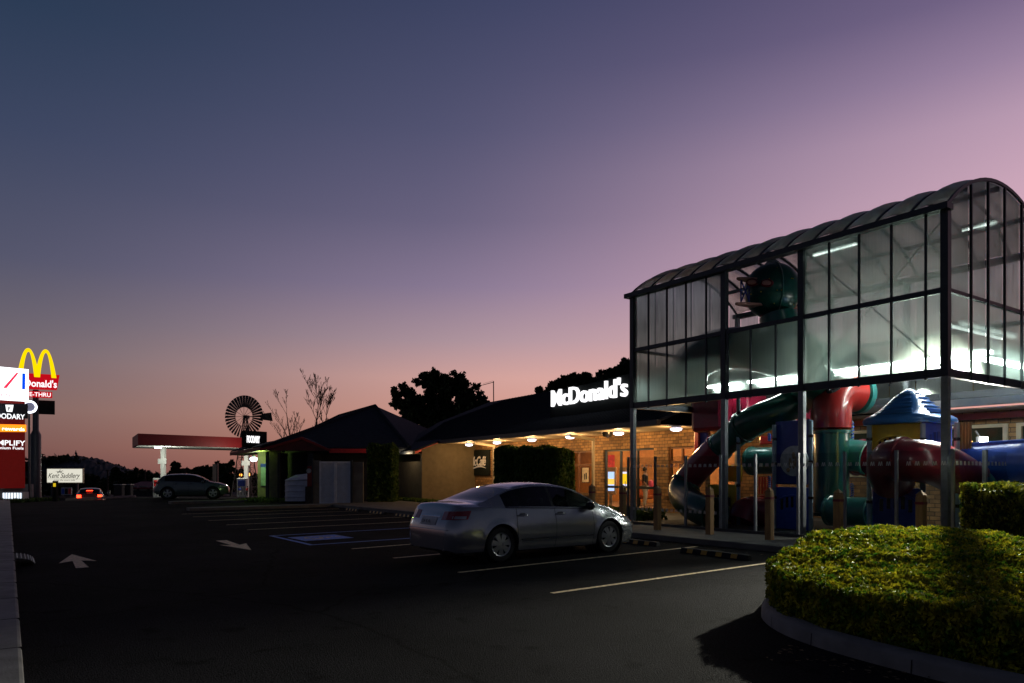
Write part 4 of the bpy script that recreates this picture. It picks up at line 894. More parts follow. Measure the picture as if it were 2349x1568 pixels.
# kerbed island
def offset_curve(pts, n=5): return smooth_path([(a, b, 0) for a, b in pts], n)
out_ = offset_curve([(6.02, -1), (6.02, 1.5), (6.05, 2.7), (6.3, 4.0), (6.8, 4.85), (7.6, 5.45), (9.2, 6.15), (10.6, 6.1), (11.7, 5.5), (11.9, 4.6)])
inn_ = offset_curve([(6.19, -1), (6.19, 1.5), (6.22, 2.65), (6.46, 3.9), (6.94, 4.72), (7.68, 5.27), (9.22, 5.96), (10.55, 5.92), (11.55, 5.4), (11.72, 4.6)])
mb = MB(PF); mb.grid([[(p.x - .01, p.y, 0) for p in out_], [(p.x, p.y, .11) for p in out_], [(p.x * .8 + q.x * .2, p.y * .8 + q.y * .2, .145) for p, q in zip(out_, inn_)], [(q.x, q.y, .15) for q in inn_], [(q.x + .005, q.y, .05) for q in inn_]])
o = mb.build('island_kerb', M['concrete_light'], smooth=50, solid=False); tag(o, kind='structure')
mb = MB(PF); mb.prism([(q.x, q.y) for q in inn_] + [(12, 3.5), (12, -1)], 0, .09); o = mb.build('island_soil', M['earth']); tag(o, kind='structure')
mb = MB(PF)                                    # joints in the kerb
for i in range(3, len(out_) - 2, 4):
    p, q = out_[i], inn_[i]; d = (out_[i + 1] - out_[i]).normalized() * .006; mb.add([(p.x - .012, p.y, 0) - np.array([0, 0, 0]) if False else Vector((p.x - .013, p.y, .0)) - d, Vector((p.x - .013, p.y, .0)) + d, Vector((p.x - .002, p.y, .112)) + d, Vector((p.x - .002, p.y, .112)) - d], [(0, 1, 2, 3)])
    mb.add([Vector((p.x, p.y, .113)) - d, Vector((p.x, p.y, .113)) + d, Vector((q.x, q.y, .1525)) + d, Vector((q.x, q.y, .1525)) - d], [(0, 1, 2, 3)])
o = mb.build('kerb_joints', M['black'], solid=False); tag(o, kind='structure')
A = np.column_stack([rng.normal(5.85, .2, 160), rng.random(160) * 4.6 - .5, np.full(160, .008)]); A2 = np.column_stack([12.85 - rng.random(90) ** 2 * .8, rng.random(90) * 22 + 6, np.full(90, .008)]); A = np.vstack([A, A2]); Tn = np.array(PF); A = A @ Tn[:3, :3].T + Tn[:3, 3]
V, Fc = leaves(A, .045, 1.3); V[:, 2] = .006 + np.abs(V[:, 2] - .008) * .35; o = npmesh('leaf_litter', V, Fc, mat('dry_leaf', (.16, .11, .05), .8, island=.5)); tag(o, 'dry fallen leaves scattered on the asphalt by the kerb', 'leaf litter', kind='stuff')
# clipped hedges in front of the verandah
cl = lambda h: (lambda x, y: h + .06 * np.sin(x * 5 + y * 3) + .05 * np.sin(y * 7))
for vx0, vx1, h, lb in ((1136, 1204, 2.66, 'dark clipped conifer hedge left of three before the verandah'), (1180, 1278, 2.60, 'middle clipped conifer hedge before the verandah, greenest side'), (1250, 1316, 2.50, 'clipped conifer hedge nearest the window with reflections')):
    u1, u0 = uw(vx0, 15.25, 30)[0], uw(vx1, 16.0, 30)[0]
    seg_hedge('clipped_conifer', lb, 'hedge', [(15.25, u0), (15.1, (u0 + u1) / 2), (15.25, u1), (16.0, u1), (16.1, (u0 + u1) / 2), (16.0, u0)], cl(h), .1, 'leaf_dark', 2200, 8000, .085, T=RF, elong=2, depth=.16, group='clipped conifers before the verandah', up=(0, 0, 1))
p0, p1 = at(848, 1100, 38), at(903, 1100, 38)
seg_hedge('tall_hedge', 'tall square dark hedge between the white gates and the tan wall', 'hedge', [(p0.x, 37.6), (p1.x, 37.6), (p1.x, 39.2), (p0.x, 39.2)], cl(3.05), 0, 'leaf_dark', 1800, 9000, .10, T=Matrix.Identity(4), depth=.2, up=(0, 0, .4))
# low planting behind fence, grass patches
def patch(name, pts, lm, n, size, hgt, T=PF, z=.13, label=None):
    pts = np.array(pts, float); a = rng.random((n * 3, 2)) * (pts.max(0) - pts.min(0)) + pts.min(0); a = a[:n]
    A = np.column_stack([a, z + rng.random(len(a)) * hgt]); Tn = np.array(T); A = A @ Tn[:3, :3].T + Tn[:3, 3]
    V, Fc = leaves(A, size, 2.5, (0, 0, .8)); o = npmesh(name, V, Fc, M[lm]); tag(o, label, 'ground cover' if label else None, kind='stuff'); return o
patch('ground_cover', [(16.0, 16.3), (17.6, 22)], 'leaf_dark', 5000, .08, .3, label='low leafy ground cover between fence and doors')
patch('ground_cover', [(15.5, 17.5), (16.0, 22)], 'leaf_dark', 1500, .07, .25, label='low leafy planting at the foot of the glass fence')
patch('grass', [(14.4, 24), (15.3, 40)], 'grass', 9000, .07, .09, T=RF, label='short grass strip below the tan wall')
patch('grass', [(-15.5, 39.9), (-9.5, 43.4)], 'grass', 9000, .10, .1, T=Matrix.Identity(4), z=0, label='grass between the kerb and the petrol shop')
patch('grass', [(-40, 39.4), (-27, 43.0)], 'leaf_dark', 15000, .10, .1, T=Matrix.Identity(4), z=0, label='grass verge beside the road at far left')
# ------------------------------------------------------------------ cars
M['paint_silver'] = mat('silver_car_paint', (.44, .45, .47), .2, metal=.7, var=.03, coat=.7)
M['paint_grey'] = mat('grey_car_paint', (.09, .12, .12), .3, metal=.5, var=.03, coat=.7)
M['paint_dark'] = mat('dark_car_paint', (.05, .055, .06), .3, metal=.4, var=.03, coat=.7)
M['carglass'] = glass('tinted_car_glass', (.30, .36, .36), .06, .8, .03)
M['seam'] = mat('panel_gap', (.006, .006, .007), .9)
M['alloy'] = mat('alloy_rim', (.42, .43, .45), .35, metal=.6, var=.05)
M['lamp_red'] = mat('tail_lamp_red', (.32, .012, .015), .15, coat=1, var=.1)
M['lamp_clear'] = mat('lamp_clear', (.5, .5, .52), .12, metal=.3, coat=1)
M['plate'] = mat('number_plate', (.55, .55, .58), .4)
M['interior'] = mat('car_interior', (.05, .05, .055), .8)
M['chrome'] = mat('chrome_trim', (.6, .6, .62), .15, metal=.9)
class CMB(MB):                                 # car space: the tail leans forward above the bumper
    def add(s, vs, fs):
        o = []
        for p in vs:
            p = Vector(p); t = max(0, min(1, (p.z - .60) / .48)); f_ = max(0, 1 - p.x / 1.0); p.x += .17 * t * t * (3 - 2 * t) * f_ * f_; o.append(p)
        return MB.add(s, o, fs)
class Car:
    def __init__(s, P, T): s.P = P; s.T = T
    def g(s, k, x): return float(np.interp(x, *zip(*s.P[k])))
    def zlow(s, x):
        z = s.g('sill', x)
        for xw in s.P['wheels']:
            dx = abs(x - xw)
            if dx < s.P['arch']: z = max(z, s.P['wr'] + math.sqrt(s.P['arch'] ** 2 - dx * dx))
        return z
    def side_y(s, x, z):                      # half width of the body side at height z
        hw = s.g('hw', x); zb = s.g('belt', x); y = hw
        if z < .55: y -= .05 * ((.55 - z) / .35) ** 2
        else: t = min(1, (z - .55) / max(zb - .55, .05)); y -= (hw - s.g('hwbelt', x)) * t ** 1.8
        for xw in s.P['wheels']:              # lip of wheel arch
            r_ = math.hypot(x - xw, z - s.P['wr']); y += .018 * math.exp(-((r_ - s.P['arch']) / .06) ** 2)
        return y
    def section(s, x):
        zl, zb, zt = s.zlow(x), s.g('belt', x), s.g('top', x); zb = min(zb, zt - .004)
        pts = [(s.side_y(x, zl + (zb - zl) * t), zl + (zb - zl) * t) for t in (0, .1, .22, .36, .5, .64, .78, .9, 1)]
        yb, yr = s.side_y(x, zb), s.g('hwroof', x); h = zt - zb; zr = zb + h * s.g('railk', x)
        if h < .09: yr = yb - .10; zr = zb + h * .55
        for t in (.06, .5, .92, 1):
            pts.append((yb + (yr - yb) * t + .02 * math.sin(math.pi * t) * min(1, h * 2), zb + (zr - zb) * t))
        for t in (.22, .55, 1): pts.append((yr * (1 - t), zr + (zt - zr) * math.sin(math.pi / 2 * min(1, t * 1.15)) if t < 1 else zt))
        return pts
    def build(s, name, label, group=None, paint='paint_silver', detail=True, spokes=7):
        P = s.P; L_ = P['len']; xs = {0, .015, .05, .1, .16, L_ - .16, L_ - .1, L_ - .05, L_ - .015, L_}
        for k in range(int(L_ / .07)): xs.add(round(.2 + k * .07, 3)) if .2 + k * .07 < L_ - .18 else None
        for xw in P['wheels']:
            A_ = P['arch']
            for f in (-1.004, -.9995, -.97, -.9, -.8, .8, .9, .97, .9995, 1.004): xs.add(xw + A_ * f)
        for k in ('glassx', 'splitx', 'wsx', 'rwx'): xs |= set(P[k])
        xs = sorted(xs); S = [s.section(x) for x in xs]; n = len(S[0])
        bp = s.T.translation; root = thing(name, label, 'car', bp, 0, group)
        PS = ('window_side', 'window_rear_side', 'door_front', 'door_rear', 'pillar'); regs = {k: CMB(s.T) for k in ['body', 'windscreen', 'rear_window'] + [(k, q) for k in PS for q in (-1, 1)]}
        gx0, gx1 = P['glassx'][0], P['glassx'][-1]; b0, b1 = P['bpillar']; d0, d1, d2 = P['splitx']
        def region(xm, j):
            if 9 <= j <= 10 and gx0 < xm < gx1:
                if b0 < xm < b1: return 'pillar'
                return 'window_side' if xm > b1 else 'window_rear_side'
            if j == 13 or j == 14 or j == 12:
                if P['wsx'][0] < xm < P['wsx'][1]: return 'windscreen'
                if P['rwx'][0] < xm < P['rwx'][1] : return 'rear_window'
            if j <= 8 and d1 <= xm <= d2 and j >= 0: return 'door_front'
            if j <= 8 and d0 <= xm <= d1: return 'door_rear'
            return 'body'
        for sg in (-1, 1):
            base = {}
            for key, mb in regs.items():
                base[key] = len(mb.v); mb.add([(x, sg * p[0], p[1]) for x, sec in zip(xs, S) for p in sec], [])
            for i in range(len(xs) - 1):
                xm = (xs[i] + xs[i + 1]) / 2
                for j in range(n - 1):
                    k = region(xm, j); k = (k, sg) if k in PS else k; b = base[k] + i * n + j; f = (b, b + 1, b + n + 1, b + n); regs[k].f.append(f if sg > 0 else f[::-1])
        mb = regs['body']                      # end caps
        for i, x in ((0, xs[0]), (-1, xs[-1])):
            sec = S[i]; m_ = len(sec); mb.add([(x, p[0], p[1]) for p in sec] + [(x, -p[0], p[1]) for p in sec], [(k, k + 1, k + 1 + m_, k + m_) for k in range(m_ - 1)])
        mp = {'body': paint, 'window_side': 'carglass', 'window_rear_side': 'carglass', 'windscreen': 'carglass', 'rear_window': 'carglass', 'door_front': paint, 'door_rear': paint, 'pillar': 'blackgloss'}
        nm = {'body': 'body', 'window_side': 'front_side_window', 'window_rear_side': 'rear_side_window', 'windscreen': 'windscreen', 'rear_window': 'rear_window', 'door_front': 'front_door', 'door_rear': 'rear_door', 'pillar': 'door_pillar'}
        objs = {}
        for k, mb in regs.items():
            used = sorted({i for f in mb.f for i in f}); mpg = {a: b for b, a in enumerate(used)}
            mb.v = [mb.v[i] for i in used]; mb.f = [tuple(mpg[i] for i in f) for f in mb.f]
            kk = k[0] if isinstance(k, tuple) else k; objs[k] = mb.build(nm[kk], M[mp[kk]], root, smooth=50, solid=False)
            me = objs[k].data; bm = bmesh.new(); bm.from_mesh(me); bmesh.ops.remove_doubles(bm, verts=bm.verts, dist=.0008); bmesh.ops.dissolve_degenerate(bm, edges=bm.edges, dist=.0005); bmesh.ops.recalc_face_normals(bm, faces=bm.faces); bm.to_mesh(me); bm.free()
        wy = P['hw'][len(P['hw']) // 2][1]
        for xw in P['wheels']:                 # wells, wheels
            mb = CMB(s.T); mb.lathe([(P['arch'] + .012, wy - .05), (P['arch'] + .012, wy - .42), (.02, wy - .42)], (xw, 0, P['wr']), 'Y', 28); mb.lathe([(P['arch'] + .012, -wy + .05), (P['arch'] + .012, -wy + .42), (.02, -wy + .42)], (xw, 0, P['wr']), 'Y', 28); mb.build('wheel_well', M['black'], root, solid=False)
            for sg in (-1, 1):
                if not detail and sg > 0 and P.get('oneside'): continue
                wr = P['wr']; y0 = sg * (wy - .035); c = (xw, y0, wr)
                mb = CMB(s.T); prof = [(wr * .66, -.20), (wr * .94, -.21), (wr, -.17), (wr, -.04), (wr * .95, -.006), (wr * .80, .006), (wr * .66, -.005), (wr * .64, -.03)]
                mb.lathe([(r_, sg * h) for r_, h in prof], c, 'Y', 36); wh = mb.build('wheel', M['black'], root, smooth=50)
                mb = CMB(s.T); mb.lathe([(wr * .67, sg * -.012), (wr * .64, sg * -.002), (wr * .59, sg * -.03), (wr * .57, sg * -.10), (0, sg * -.11)], c, 'Y', 36); mb.build('rim_barrel', M['dark_steel'], wh, smooth=50)
                mb = CMB(s.T); mb.lathe([(wr * .66, sg * -.006), (wr * .655, sg * .004), (wr * .60, sg * -.004), (wr * .59, sg * -.02)], c, 'Y', 36)
                mb.lathe([(0, sg * .002), (wr * .14, 0), (wr * .17, sg * -.02)], c, 'Y', 20)
                for k in range(spokes):
                    a = 2 * math.pi * (k + .25) / spokes; ca, sa = math.cos(a), math.sin(a); r0, r1 = wr * .12, wr * .62; w0, w1 = wr * .09, wr * .185
                    pts = [(r0, -w0), (r0, w0), (r1, w1), (r1, -w1)]
                    mb.sheet([(xw + r_ * ca - q * sa, y0 + sg * (-.022 if r_ > r0 else -.008), wr + r_ * sa + q * ca) for r_, q in pts], s.T.to_3x3().inverted() @ (s.T.to_3x3() @ Vector((0, sg, 0))), .016)
                mb.build('rim', M['alloy'], wh, smooth=30)
        mb = CMB(s.T); mb.box(.3, L_ - .3, -wy + .12, wy - .12, .17, .42)
        mb.build('underbody', M['black'], root)
        def side_patch(nm_, x0, x1, za, zb_, off, m_, par=root, sides=(-1, 1), thick=0, nx=8, skew=0):
            for sg in sides:
                mb = CMB(s.T); rows = []
                for zt_ in np.linspace(0, 1, 5):
                    rows.append([(lambda x, z: (x, sg * (s.side_y(x, z) + off), z))(x0 + (x1 - x0) * t + skew * zt_, (za(x0 + (x1 - x0) * t) if callable(za) else za) * (1 - zt_) + (zb_(x0 + (x1 - x0) * t) if callable(zb_) else zb_) * zt_) for t in np.linspace(0, 1, nx)])
                mb.grid(rows); mb.build(nm_, M[m_], par, smooth=60, solid=False)
        for xd in (d0, d1, d2):                # panel gaps
            for sg in (-1, 1):
                par = objs['body'] if xd != d1 else objs[('door_front', sg)]
                mb = CMB(s.T); zl = s.zlow(xd) + .012; zb = s.g('belt', xd) - .002; zs = np.linspace(zl, zb, 14)
                cur = [(xd + P['gapcurve'] * (math.sin(math.pi * (z - zl) / (zb - zl)) if xd != d0 else 0), z) for z in zs]
                mb.grid([[(x - .005, sg * (s.side_y(x, z) + .0025), z) for x, z in cur], [(x + .005, sg * (s.side_y(x, z) + .0025), z) for x, z in cur]]); mb.build('panel_gap', M['seam'], par, solid=False)
        s.root, s.objs, s.side_patch = root, objs, side_patch
        # glazing trim
        for sg in (-1, 1):
            mb = CMB(s.T); gxs = np.linspace(gx0, gx1, 20); mb.tube([(x, sg * (s.side_y(x, s.g('belt', x)) + .004), s.g('belt', x) + .004) for x in gxs], .008, 6); mb.build('window_trim', M['chrome'] if P.get('chrome') else M['blackgloss'], objs['body'])
        # seats and wheel
        for x in (P['seatx'][0], P['seatx'][1]):
            for y in (-.38, .38):
                mb = CMB(s.T); mb.box(x - .1, x + .06, y - .24, y + .24, .45, .98); mb.box(x - .08, x + .03, y - .13, y + .13, 1.0, 1.16); mb.build('seat', M['interior'], root, bevel=.04)
        mb = CMB(s.T); cxw = P['seatx'][0] + .62; mb.tube([(cxw + .06 * math.sin(a), -.38 * P['rhd'] + .19 * math.cos(a), .90 + .18 * math.sin(a)) for a in np.linspace(0, 6.283, 24)], .016, 6, cap=False); mb.ball((cxw, -.38 * P['rhd'], .9), (.04, .06, .06), 10, 6); mb.build('steering_wheel', M['interior'], root, smooth=60)
        mb = CMB(s.T); mb.box(cxw + .12, P['wsx'][1] - .15, -.62, .62, .6, .92); mb.build('dashboard', M['interior'], root, bevel=.05)
        for sg in (-1, 1):
            mb = CMB(s.T); xm = P['mirror'][0]; zm = P['mirror'][1]; mb.ball((xm, sg * (s.g('hwbelt', xm) + .11), zm), (.075, .12, .085), 14, 10); mb.bar((xm + .03, sg * (s.g('hwbelt', xm) - .02), zm - .05), (xm, sg * (s.g('hwbelt', xm) + .08), zm - .04), .05, .04); mb.build('mirror', M[P.get('mirrorm', paint)], root, smooth=60)
        for xh in P['handles']:
            for sg in (-1, 1):
                mb = CMB(s.T); z = P['handlez']; y = lambda x: s.side_y(x, z)
                mb.ball((xh, sg * (y(xh) - .012), z), (.11, .018, .045), 16, 8); mb.build('handle_recess', M['interior'], objs[('door_front' if xh > d1 else 'door_rear', sg)], smooth=60)
                mb = CMB(s.T); mb.tube([(xh - .12, sg * (y(xh) + .004), z), (xh - .09, sg * (y(xh) + .03), z + .002), (xh + .09, sg * (y(xh) + .03), z + .002), (xh + .12, sg * (y(xh) + .004), z)], .014, 8); mb.build('door_handle', M[paint], objs[('door_front' if xh > d1 else 'door_rear', sg)], smooth=60)
        return root
def carT(p_rear, p_front, xr, xf, z=0, yoff=0):
    a, b = Vector(p_rear), Vector(p_front); d = (b - a); ang = math.atan2(d.y, d.x)
    mid = (a + b) / 2; T = Matrix.Rotation(ang, 4, 'Z'); off = T @ Vector(((xr + xf) / 2, yoff, 0)); return Matrix.Translation((mid.x - off.x, mid.y - off.y, z)) @ T
SED = dict(len=4.82, wheels=(1.06, 3.84), wr=.33, arch=.385,
    sill=[(0, .27), (.15, .22), (.7, .22), (1.5, .2), (3.3, .2), (4.3, .2), (4.7, .24), (4.82, .3)],
    belt=[(0, .92), (.03, .99), (.15, 1.03), (.6, 1.03), (1.2, 1.0), (2.2, .965), (3.2, .93), (3.6, .915), (4.1, .84), (4.5, .74), (4.7, .66), (4.82, .56)],
    top=[(0, .97), (.03, 1.06), (.1, 1.09), (.3, 1.105), (.62, 1.11), (.8, 1.15), (1.1, 1.27), (1.4, 1.375), (1.7, 1.435), (2.0, 1.463), (2.3, 1.465), (2.55, 1.45), (2.8, 1.41), (3.0, 1.345), (3.3, 1.21), (3.62, 1.045), (3.7, 1.02), (4.0, .97), (4.3, .90), (4.55, .82), (4.7, .74), (4.78, .67), (4.82, .6)],
    hw=[(0, .58), (.02, .68), (.05, .75), (.1, .81), (.2, .86), (.4, .893), (.8, .905), (1.5, .91), (3.3, .91), (4.0, .905), (4.35, .87), (4.6, .79), (4.72, .70), (4.79, .60), (4.82, .52)],
    hwbelt=[(0, .56), (.05, .70), (.12, .76), (.3, .80), (1.2, .85), (3.3, .85), (3.9, .80), (4.35, .74), (4.7, .58), (4.82, .45)],
    hwroof=[(0, .5), (.6, .72), (1.0, .66), (1.5, .60), (2.0, .585), (2.6, .58), (2.9, .61), (3.3, .69), (3.6, .76), (4, .7), (4.82, .4)],
    railk=[(0, .6), (.8, .8), (1.4, .90), (2.6, .92), (3.2, .93), (3.6, .8), (4, .6), (4.82, .6)],
    glassx=(1.17, 3.42), splitx=(1.42, 2.36, 3.36), bpillar=(2.29, 2.38), wsx=(2.74, 3.62), rwx=(.74, 1.52), gapcurve=.02,
    seatx=(2.35, 1.55), rhd=1, mirror=(3.22, .98), handles=(1.56, 2.5), handlez=.85, mirrorm='blackgloss')
pr, pf = onground(1139, 1288), onground(1400, 1264)
dd = (pf - pr).normalized() * 2.78; mid = (pr + pf) / 2; mid *= .985
car = Car(SED, carT(mid - dd / 2, mid + dd / 2, 1.06, 3.84, 0, -.83))
root = car.build('sedan', 'silver four-door sedan parked nose-in beside the timber bollards', spokes=7)
car.side_patch('side_moulding', 1.50, 3.36, .385, .415, .012, 'chrome', nx=14)
B = car.objs['body']
for sg in (-1, 1):                             # tail lamps wrap the corner
    mb = CMB(car.T); rows = []
    for t in np.linspace(0, 1, 6):
        z0 = .80 + .15 * t; cont = [(-.006, .40 + k * .03) for k in range(7)] + [(x, car.side_y(x, z0) + .007) for x in (.0, .01, .02, .035, .05, .075, .1, .14, .18, .23, .28, .33, .37)]
        ls = [0]
        for a, b in zip(cont, cont[1:]): ls.append(ls[-1] + math.hypot(b[0] - a[0], b[1] - a[1]))
        rows.append([(float(np.interp(q, ls, [c[0] for c in cont])), sg * float(np.interp(q, ls, [c[1] for c in cont])), z0 + .02 * q / ls[-1]) for q in np.linspace(0, ls[-1] * (1 - .10 * (1 - t)), 22)])
    mb.grid(rows); tl = mb.build('tail_lamp', M['lamp_red'], root, smooth=60, solid=False)
    mb = CMB(car.T); mb.grid([[(x, sg * (car.side_y(x, z) + .014), z) for x in np.linspace(.03, .26, 8)] for z in (.825, .85, .875)]); mb.build('reversing_lens', M['lamp_clear'], tl, smooth=60, solid=False)
    mb = CMB(car.T); mb.grid([[(x, sg * (car.side_y(x, min(z, .9)) + .006), z) for x in np.linspace(4.28, 4.70, 10)] for z in (.60, .64, .68, .71)]); mb.build('headlamp', M['lamp_clear'], root, smooth=60, solid=False)
mb = CMB(car.T); mb.box(-.015, .0, -.26, .26, .70, .83); pl = mb.build('number_plate', M['plate'], root)
T = car.T @ Matrix.Translation((-.016, 0, .735)) @ Matrix.Rotation(R(-90), 4, 'Z'); text_mb('524 KVR', T, .065, .002, 0, align='CENTER').build('plate_digits', M['black'], pl, solid=False)
mb = CMB(car.T); mb.box(-.014, .0, -.34, .34, .845, .875); mb.build('boot_garnish', M['chrome'], root, bevel=.004)
mb = CMB(car.T); mb.tube([(.03, -.5, .27), (.25, -.5, .28)], .03, 10); mb.build('exhaust', M['steel'], root)
mb = CMB(car.T); mb.grid([[(.004 - .012 * math.sin(math.pi * t), y, .62 + .015 * t) for y in np.linspace(-.68, .68, 12)] for t in np.linspace(0, 1, 4)]); mb.build('bumper_crease', M['paint_silver'], root, smooth=60, solid=False)

SUV = dict(len=4.38, wheels=(.82, 3.46), wr=.37, arch=.43,
    sill=[(0, .45), (.15, .32), (.5, .26), (1.2, .26), (3.2, .26), (3.9, .27), (4.2, .3), (4.38, .36)],
    belt=[(0, .98), (.1, 1.08), (.4, 1.12), (1.2, 1.09), (2.2, 1.05), (3.1, 1.0), (3.6, .96), (4.0, .88), (4.25, .78), (4.38, .62)],
    top=[(0, 1.05), (.04, 1.18), (.12, 1.24), (.28, 1.37), (.5, 1.485), (.9, 1.57), (1.5, 1.60), (2.0, 1.585), (2.4, 1.53), (2.7, 1.42), (3.0, 1.26), (3.25, 1.12), (3.4, 1.08), (3.8, 1.02), (4.1, .93), (4.3, .80), (4.38, .68)],
    hw=[(0, .66), (.03, .78), (.12, .86), (.5, .895), (3.6, .9), (3.95, .87), (4.2, .76), (4.33, .62), (4.38, .5)],
    hwbelt=[(0, .6), (.05, .74), (.2, .82), (.8, .85), (3.2, .84), (3.8, .78), (4.2, .62), (4.38, .42)],
    hwroof=[(0, .6), (.2, .64), (.5, .60), (1.5, .60), (2.4, .6), (2.8, .66), (3.2, .74), (3.6, .72), (4.38, .4)],
    railk=[(0, .7), (.3, .85), (2.4, .9), (3.0, .9), (3.3, .7), (4.38, .6)],
    glassx=(.62, 3.02), splitx=(1.15, 2.0, 2.95), bpillar=(1.94, 2.03), wsx=(2.35, 3.24), rwx=(.05, .42), gapcurve=.02,
    seatx=(2.0, 1.2), rhd=1, mirror=(2.85, 1.08), handles=(1.3, 2.16), handlez=.95, chrome=1)
sr, sf = Vector((at(384, 1, 45.2).x, 45.2, 0)), Vector((at(489, 1, 46).x, 46.0, 0)); dd = (sf - sr).normalized() * 2.64; mid = (sr + sf) / 2
suv = Car(SUV, carT(mid - dd / 2, mid + dd / 2, .82, 3.46, gz(45.6) + .01, -.8))
rs = suv.build('suv', 'dark grey compact suv parked side-on near the petrol canopy', paint='paint_grey', spokes=5)
for sg in (-1, 1):
    mb = MB(suv.T); mb.grid([[(x, sg * (suv.side_y(x, min(z, .95)) + .008), z) for x in np.linspace(.02, .36, 8)] for z in (.98, 1.03, 1.07)]); mb.build('tail_lamp', M['lamp_red'], rs, smooth=60, solid=False)
    mb = MB(suv.T); mb.grid([[(x, sg * (suv.side_y(x, min(z, .9)) + .008), z) for x in np.linspace(3.85, 4.30, 8)] for z in (.74, .79, .84)]); mb.build('headlamp', M['lamp_clear'], rs, smooth=60, solid=False)
HT = dict(SED); HT.update(len=4.3, wheels=(.8, 3.4), glassx=(.7, 3.0), splitx=(1.2, 2.0, 2.9), bpillar=(1.95, 2.02), wsx=(2.4, 3.2), rwx=(.1, .8), seatx=(2.0, 1.2), mirror=(2.8, .98), handles=(1.35, 2.15),
    top=[(0, .97), (.03, 1.05), (.1, 1.12), (.5, 1.3), (.8, 1.42), (1.3, 1.47), (2.1, 1.46), (2.5, 1.40), (2.9, 1.22), (3.2, 1.04), (3.7, .95), (4.1, .8), (4.3, .6)],
    belt=[(0, .92), (.1, 1.0), (1.5, .97), (3.0, .93), (3.6, .86), (4.1, .7), (4.3, .56)], sill=[(0, .3), (.5, .22), (3.8, .22), (4.3, .3)],
    hw=[(0, .66), (.05, .8), (.3, .88), (3.5, .89), (4.0, .82), (4.3, .55)], hwbelt=[(0, .6), (.1, .76), (.5, .82), (3.3, .83), (4.0, .68), (4.3, .42)], hwroof=[(0, .55), (.6, .6), (2.3, .58), (3.0, .70), (3.4, .72), (4.3, .4)], railk=[(0, .7), (.6, .88), (2.5, .9), (3.1, .8), (4.3, .6)])
c0 = at(205, 1, 50.5); gzz = gz2(-30, 51) + .27
hat = Car(HT, Matrix.Translation((c0.x, 50.5, gzz + .01)) @ Matrix.Rotation(R(118), 4, 'Z') @ Matrix.Translation((0, .0, 0)))
rh = hat.build('hatchback', 'small dark car with glowing red brake lights on the far road', paint='paint_dark', spokes=5)
bM = emitter('brake_light', (1, .035, .01), 9); bO = emitter('plate_light', (1, .45, .1), 3)
for sg in (-1, 1):
    mb = MB(hat.T); mb.box(-.05, -.01, min(sg * .5, sg * .76), max(sg * .5, sg * .76), .72, 1.0); mb.build('brake_light', bM, rh)
mb = MB(hat.T); mb.box(.28, .34, -.2, .2, 1.27, 1.31); mb.build('high_brake_light', bM, rh)
mb = MB(hat.T); mb.box(-.04, -.01, -.22, .22, .70, .80); mb.build('number_plate', bO, rh)

# ------------------------------------------------------------------ petrol shop
M['shopwall'] = mat('shop_render', (.22, .20, .13), .85, var=.15, scale=4); M['darkwall'] = mat('dark_block_wall', (.03, .03, .035), .85, var=.3)
M['redbrown'] = mat('dark_red_gable', (.10, .012, .012), .6, var=.25)
shop = thing('petrol_shop', 'low dark petrol shop with hipped tile roof and red fascia', 'shop', (-11, 42, 0))
YF = 42.3
def X(vx, d): return (vx - CX) / F * d
xL, xR = X(592, YF), X(905, YF)
mb = MB(); mb.box(X(616, YF), X(643, YF), YF, YF + .25, 0, 2.95); mb.build('front_wall', M['shopwall'], shop)
mb = MB(); mb.box(X(591, YF + 1.6), X(618, YF + 1.6), YF + 1.6, YF + 1.85, 0, 2.95); mb.build('side_wall', M['shopwall'], shop)
mb = MB(); mb.box(X(643, YF), xR, YF + .8, YF + 1, 0, 2.95); mb.box(X(618, YF), X(618, YF) + .2, YF + 1.9, 57, -.3, 2.95); mb.build('dark_wall', M['darkwall'], shop)
mb = MB(); mb.box(X(610, YF - .5), X(616, YF - .5), YF - .55, YF - .4, 0, 2.9); mb.build('post', M['dark_steel'], shop)
mb = MB(); q = X(603, YF + 1.55); mb.box(X(598, YF + 1.5), X(611, YF + 1.5), YF + 1.52, YF + 1.58, .85, 2.2); mb.build('notice_board', mat('notice_board', (.22, .34, .30), .4), shop)
mb = MB(); mb.box(X(598, YF + 1.5), X(611, YF + 1.5), YF + 1.49, YF + 1.515, 2.0, 2.2); mb.build('notice_header', M['navy'], shop)
ev = 3.0; A_, B_, Cc, D_ = Vector((X(600, 41.3), 41.3, ev)), Vector((X(940, 41.3), 41.3, ev)), Vector((-2, 60, ev)), Vector((-20.5, 58, ev)); K1, K2 = Vector((-9.5, 50, 6.2)), Vector((-13.9, 58, 6.15))
mb = MB()
for P_ in ([A_, B_, K1], [B_, Cc, K1], [Cc, K2, K1], [Cc, D_, K2], [D_, A_, K1, K2]): mb.sheet(P_, (0, 0, 1), .1)
mb.build('roof', M['roof_tile'], shop)
mb = MB()
for a, b in ((A_, K1), (B_, K1), (K1, K2), (K2, D_)): mb.tube([a + Vector((0, 0, .13)), b + Vector((0, 0, .13))], .09, 8)
mb.build('ridge_cap', M['roof_tile'], shop, smooth=60)
mb = MB(); mb.box(X(756, 41.25), X(840, 41.25), 41.18, 41.3, 2.78, 3.02); mb.build('red_fascia', M['redtrim'], shop)
mb = MB(); mb.box(X(840, 41.25), X(935, 41.25), 41.18, 41.3, 2.8, 3.02); mb.build('dark_fascia', M['dark_steel'], shop)
g0, g1, g2 = at(598, 1034, 41.1), at(693, 1007, 41.1), at(757, 1035, 41.1)
mb = MB(); mb.sheet([g0, g2, g1], (0, 1, 0), .12); mb.build('gable', M['redbrown'], shop)
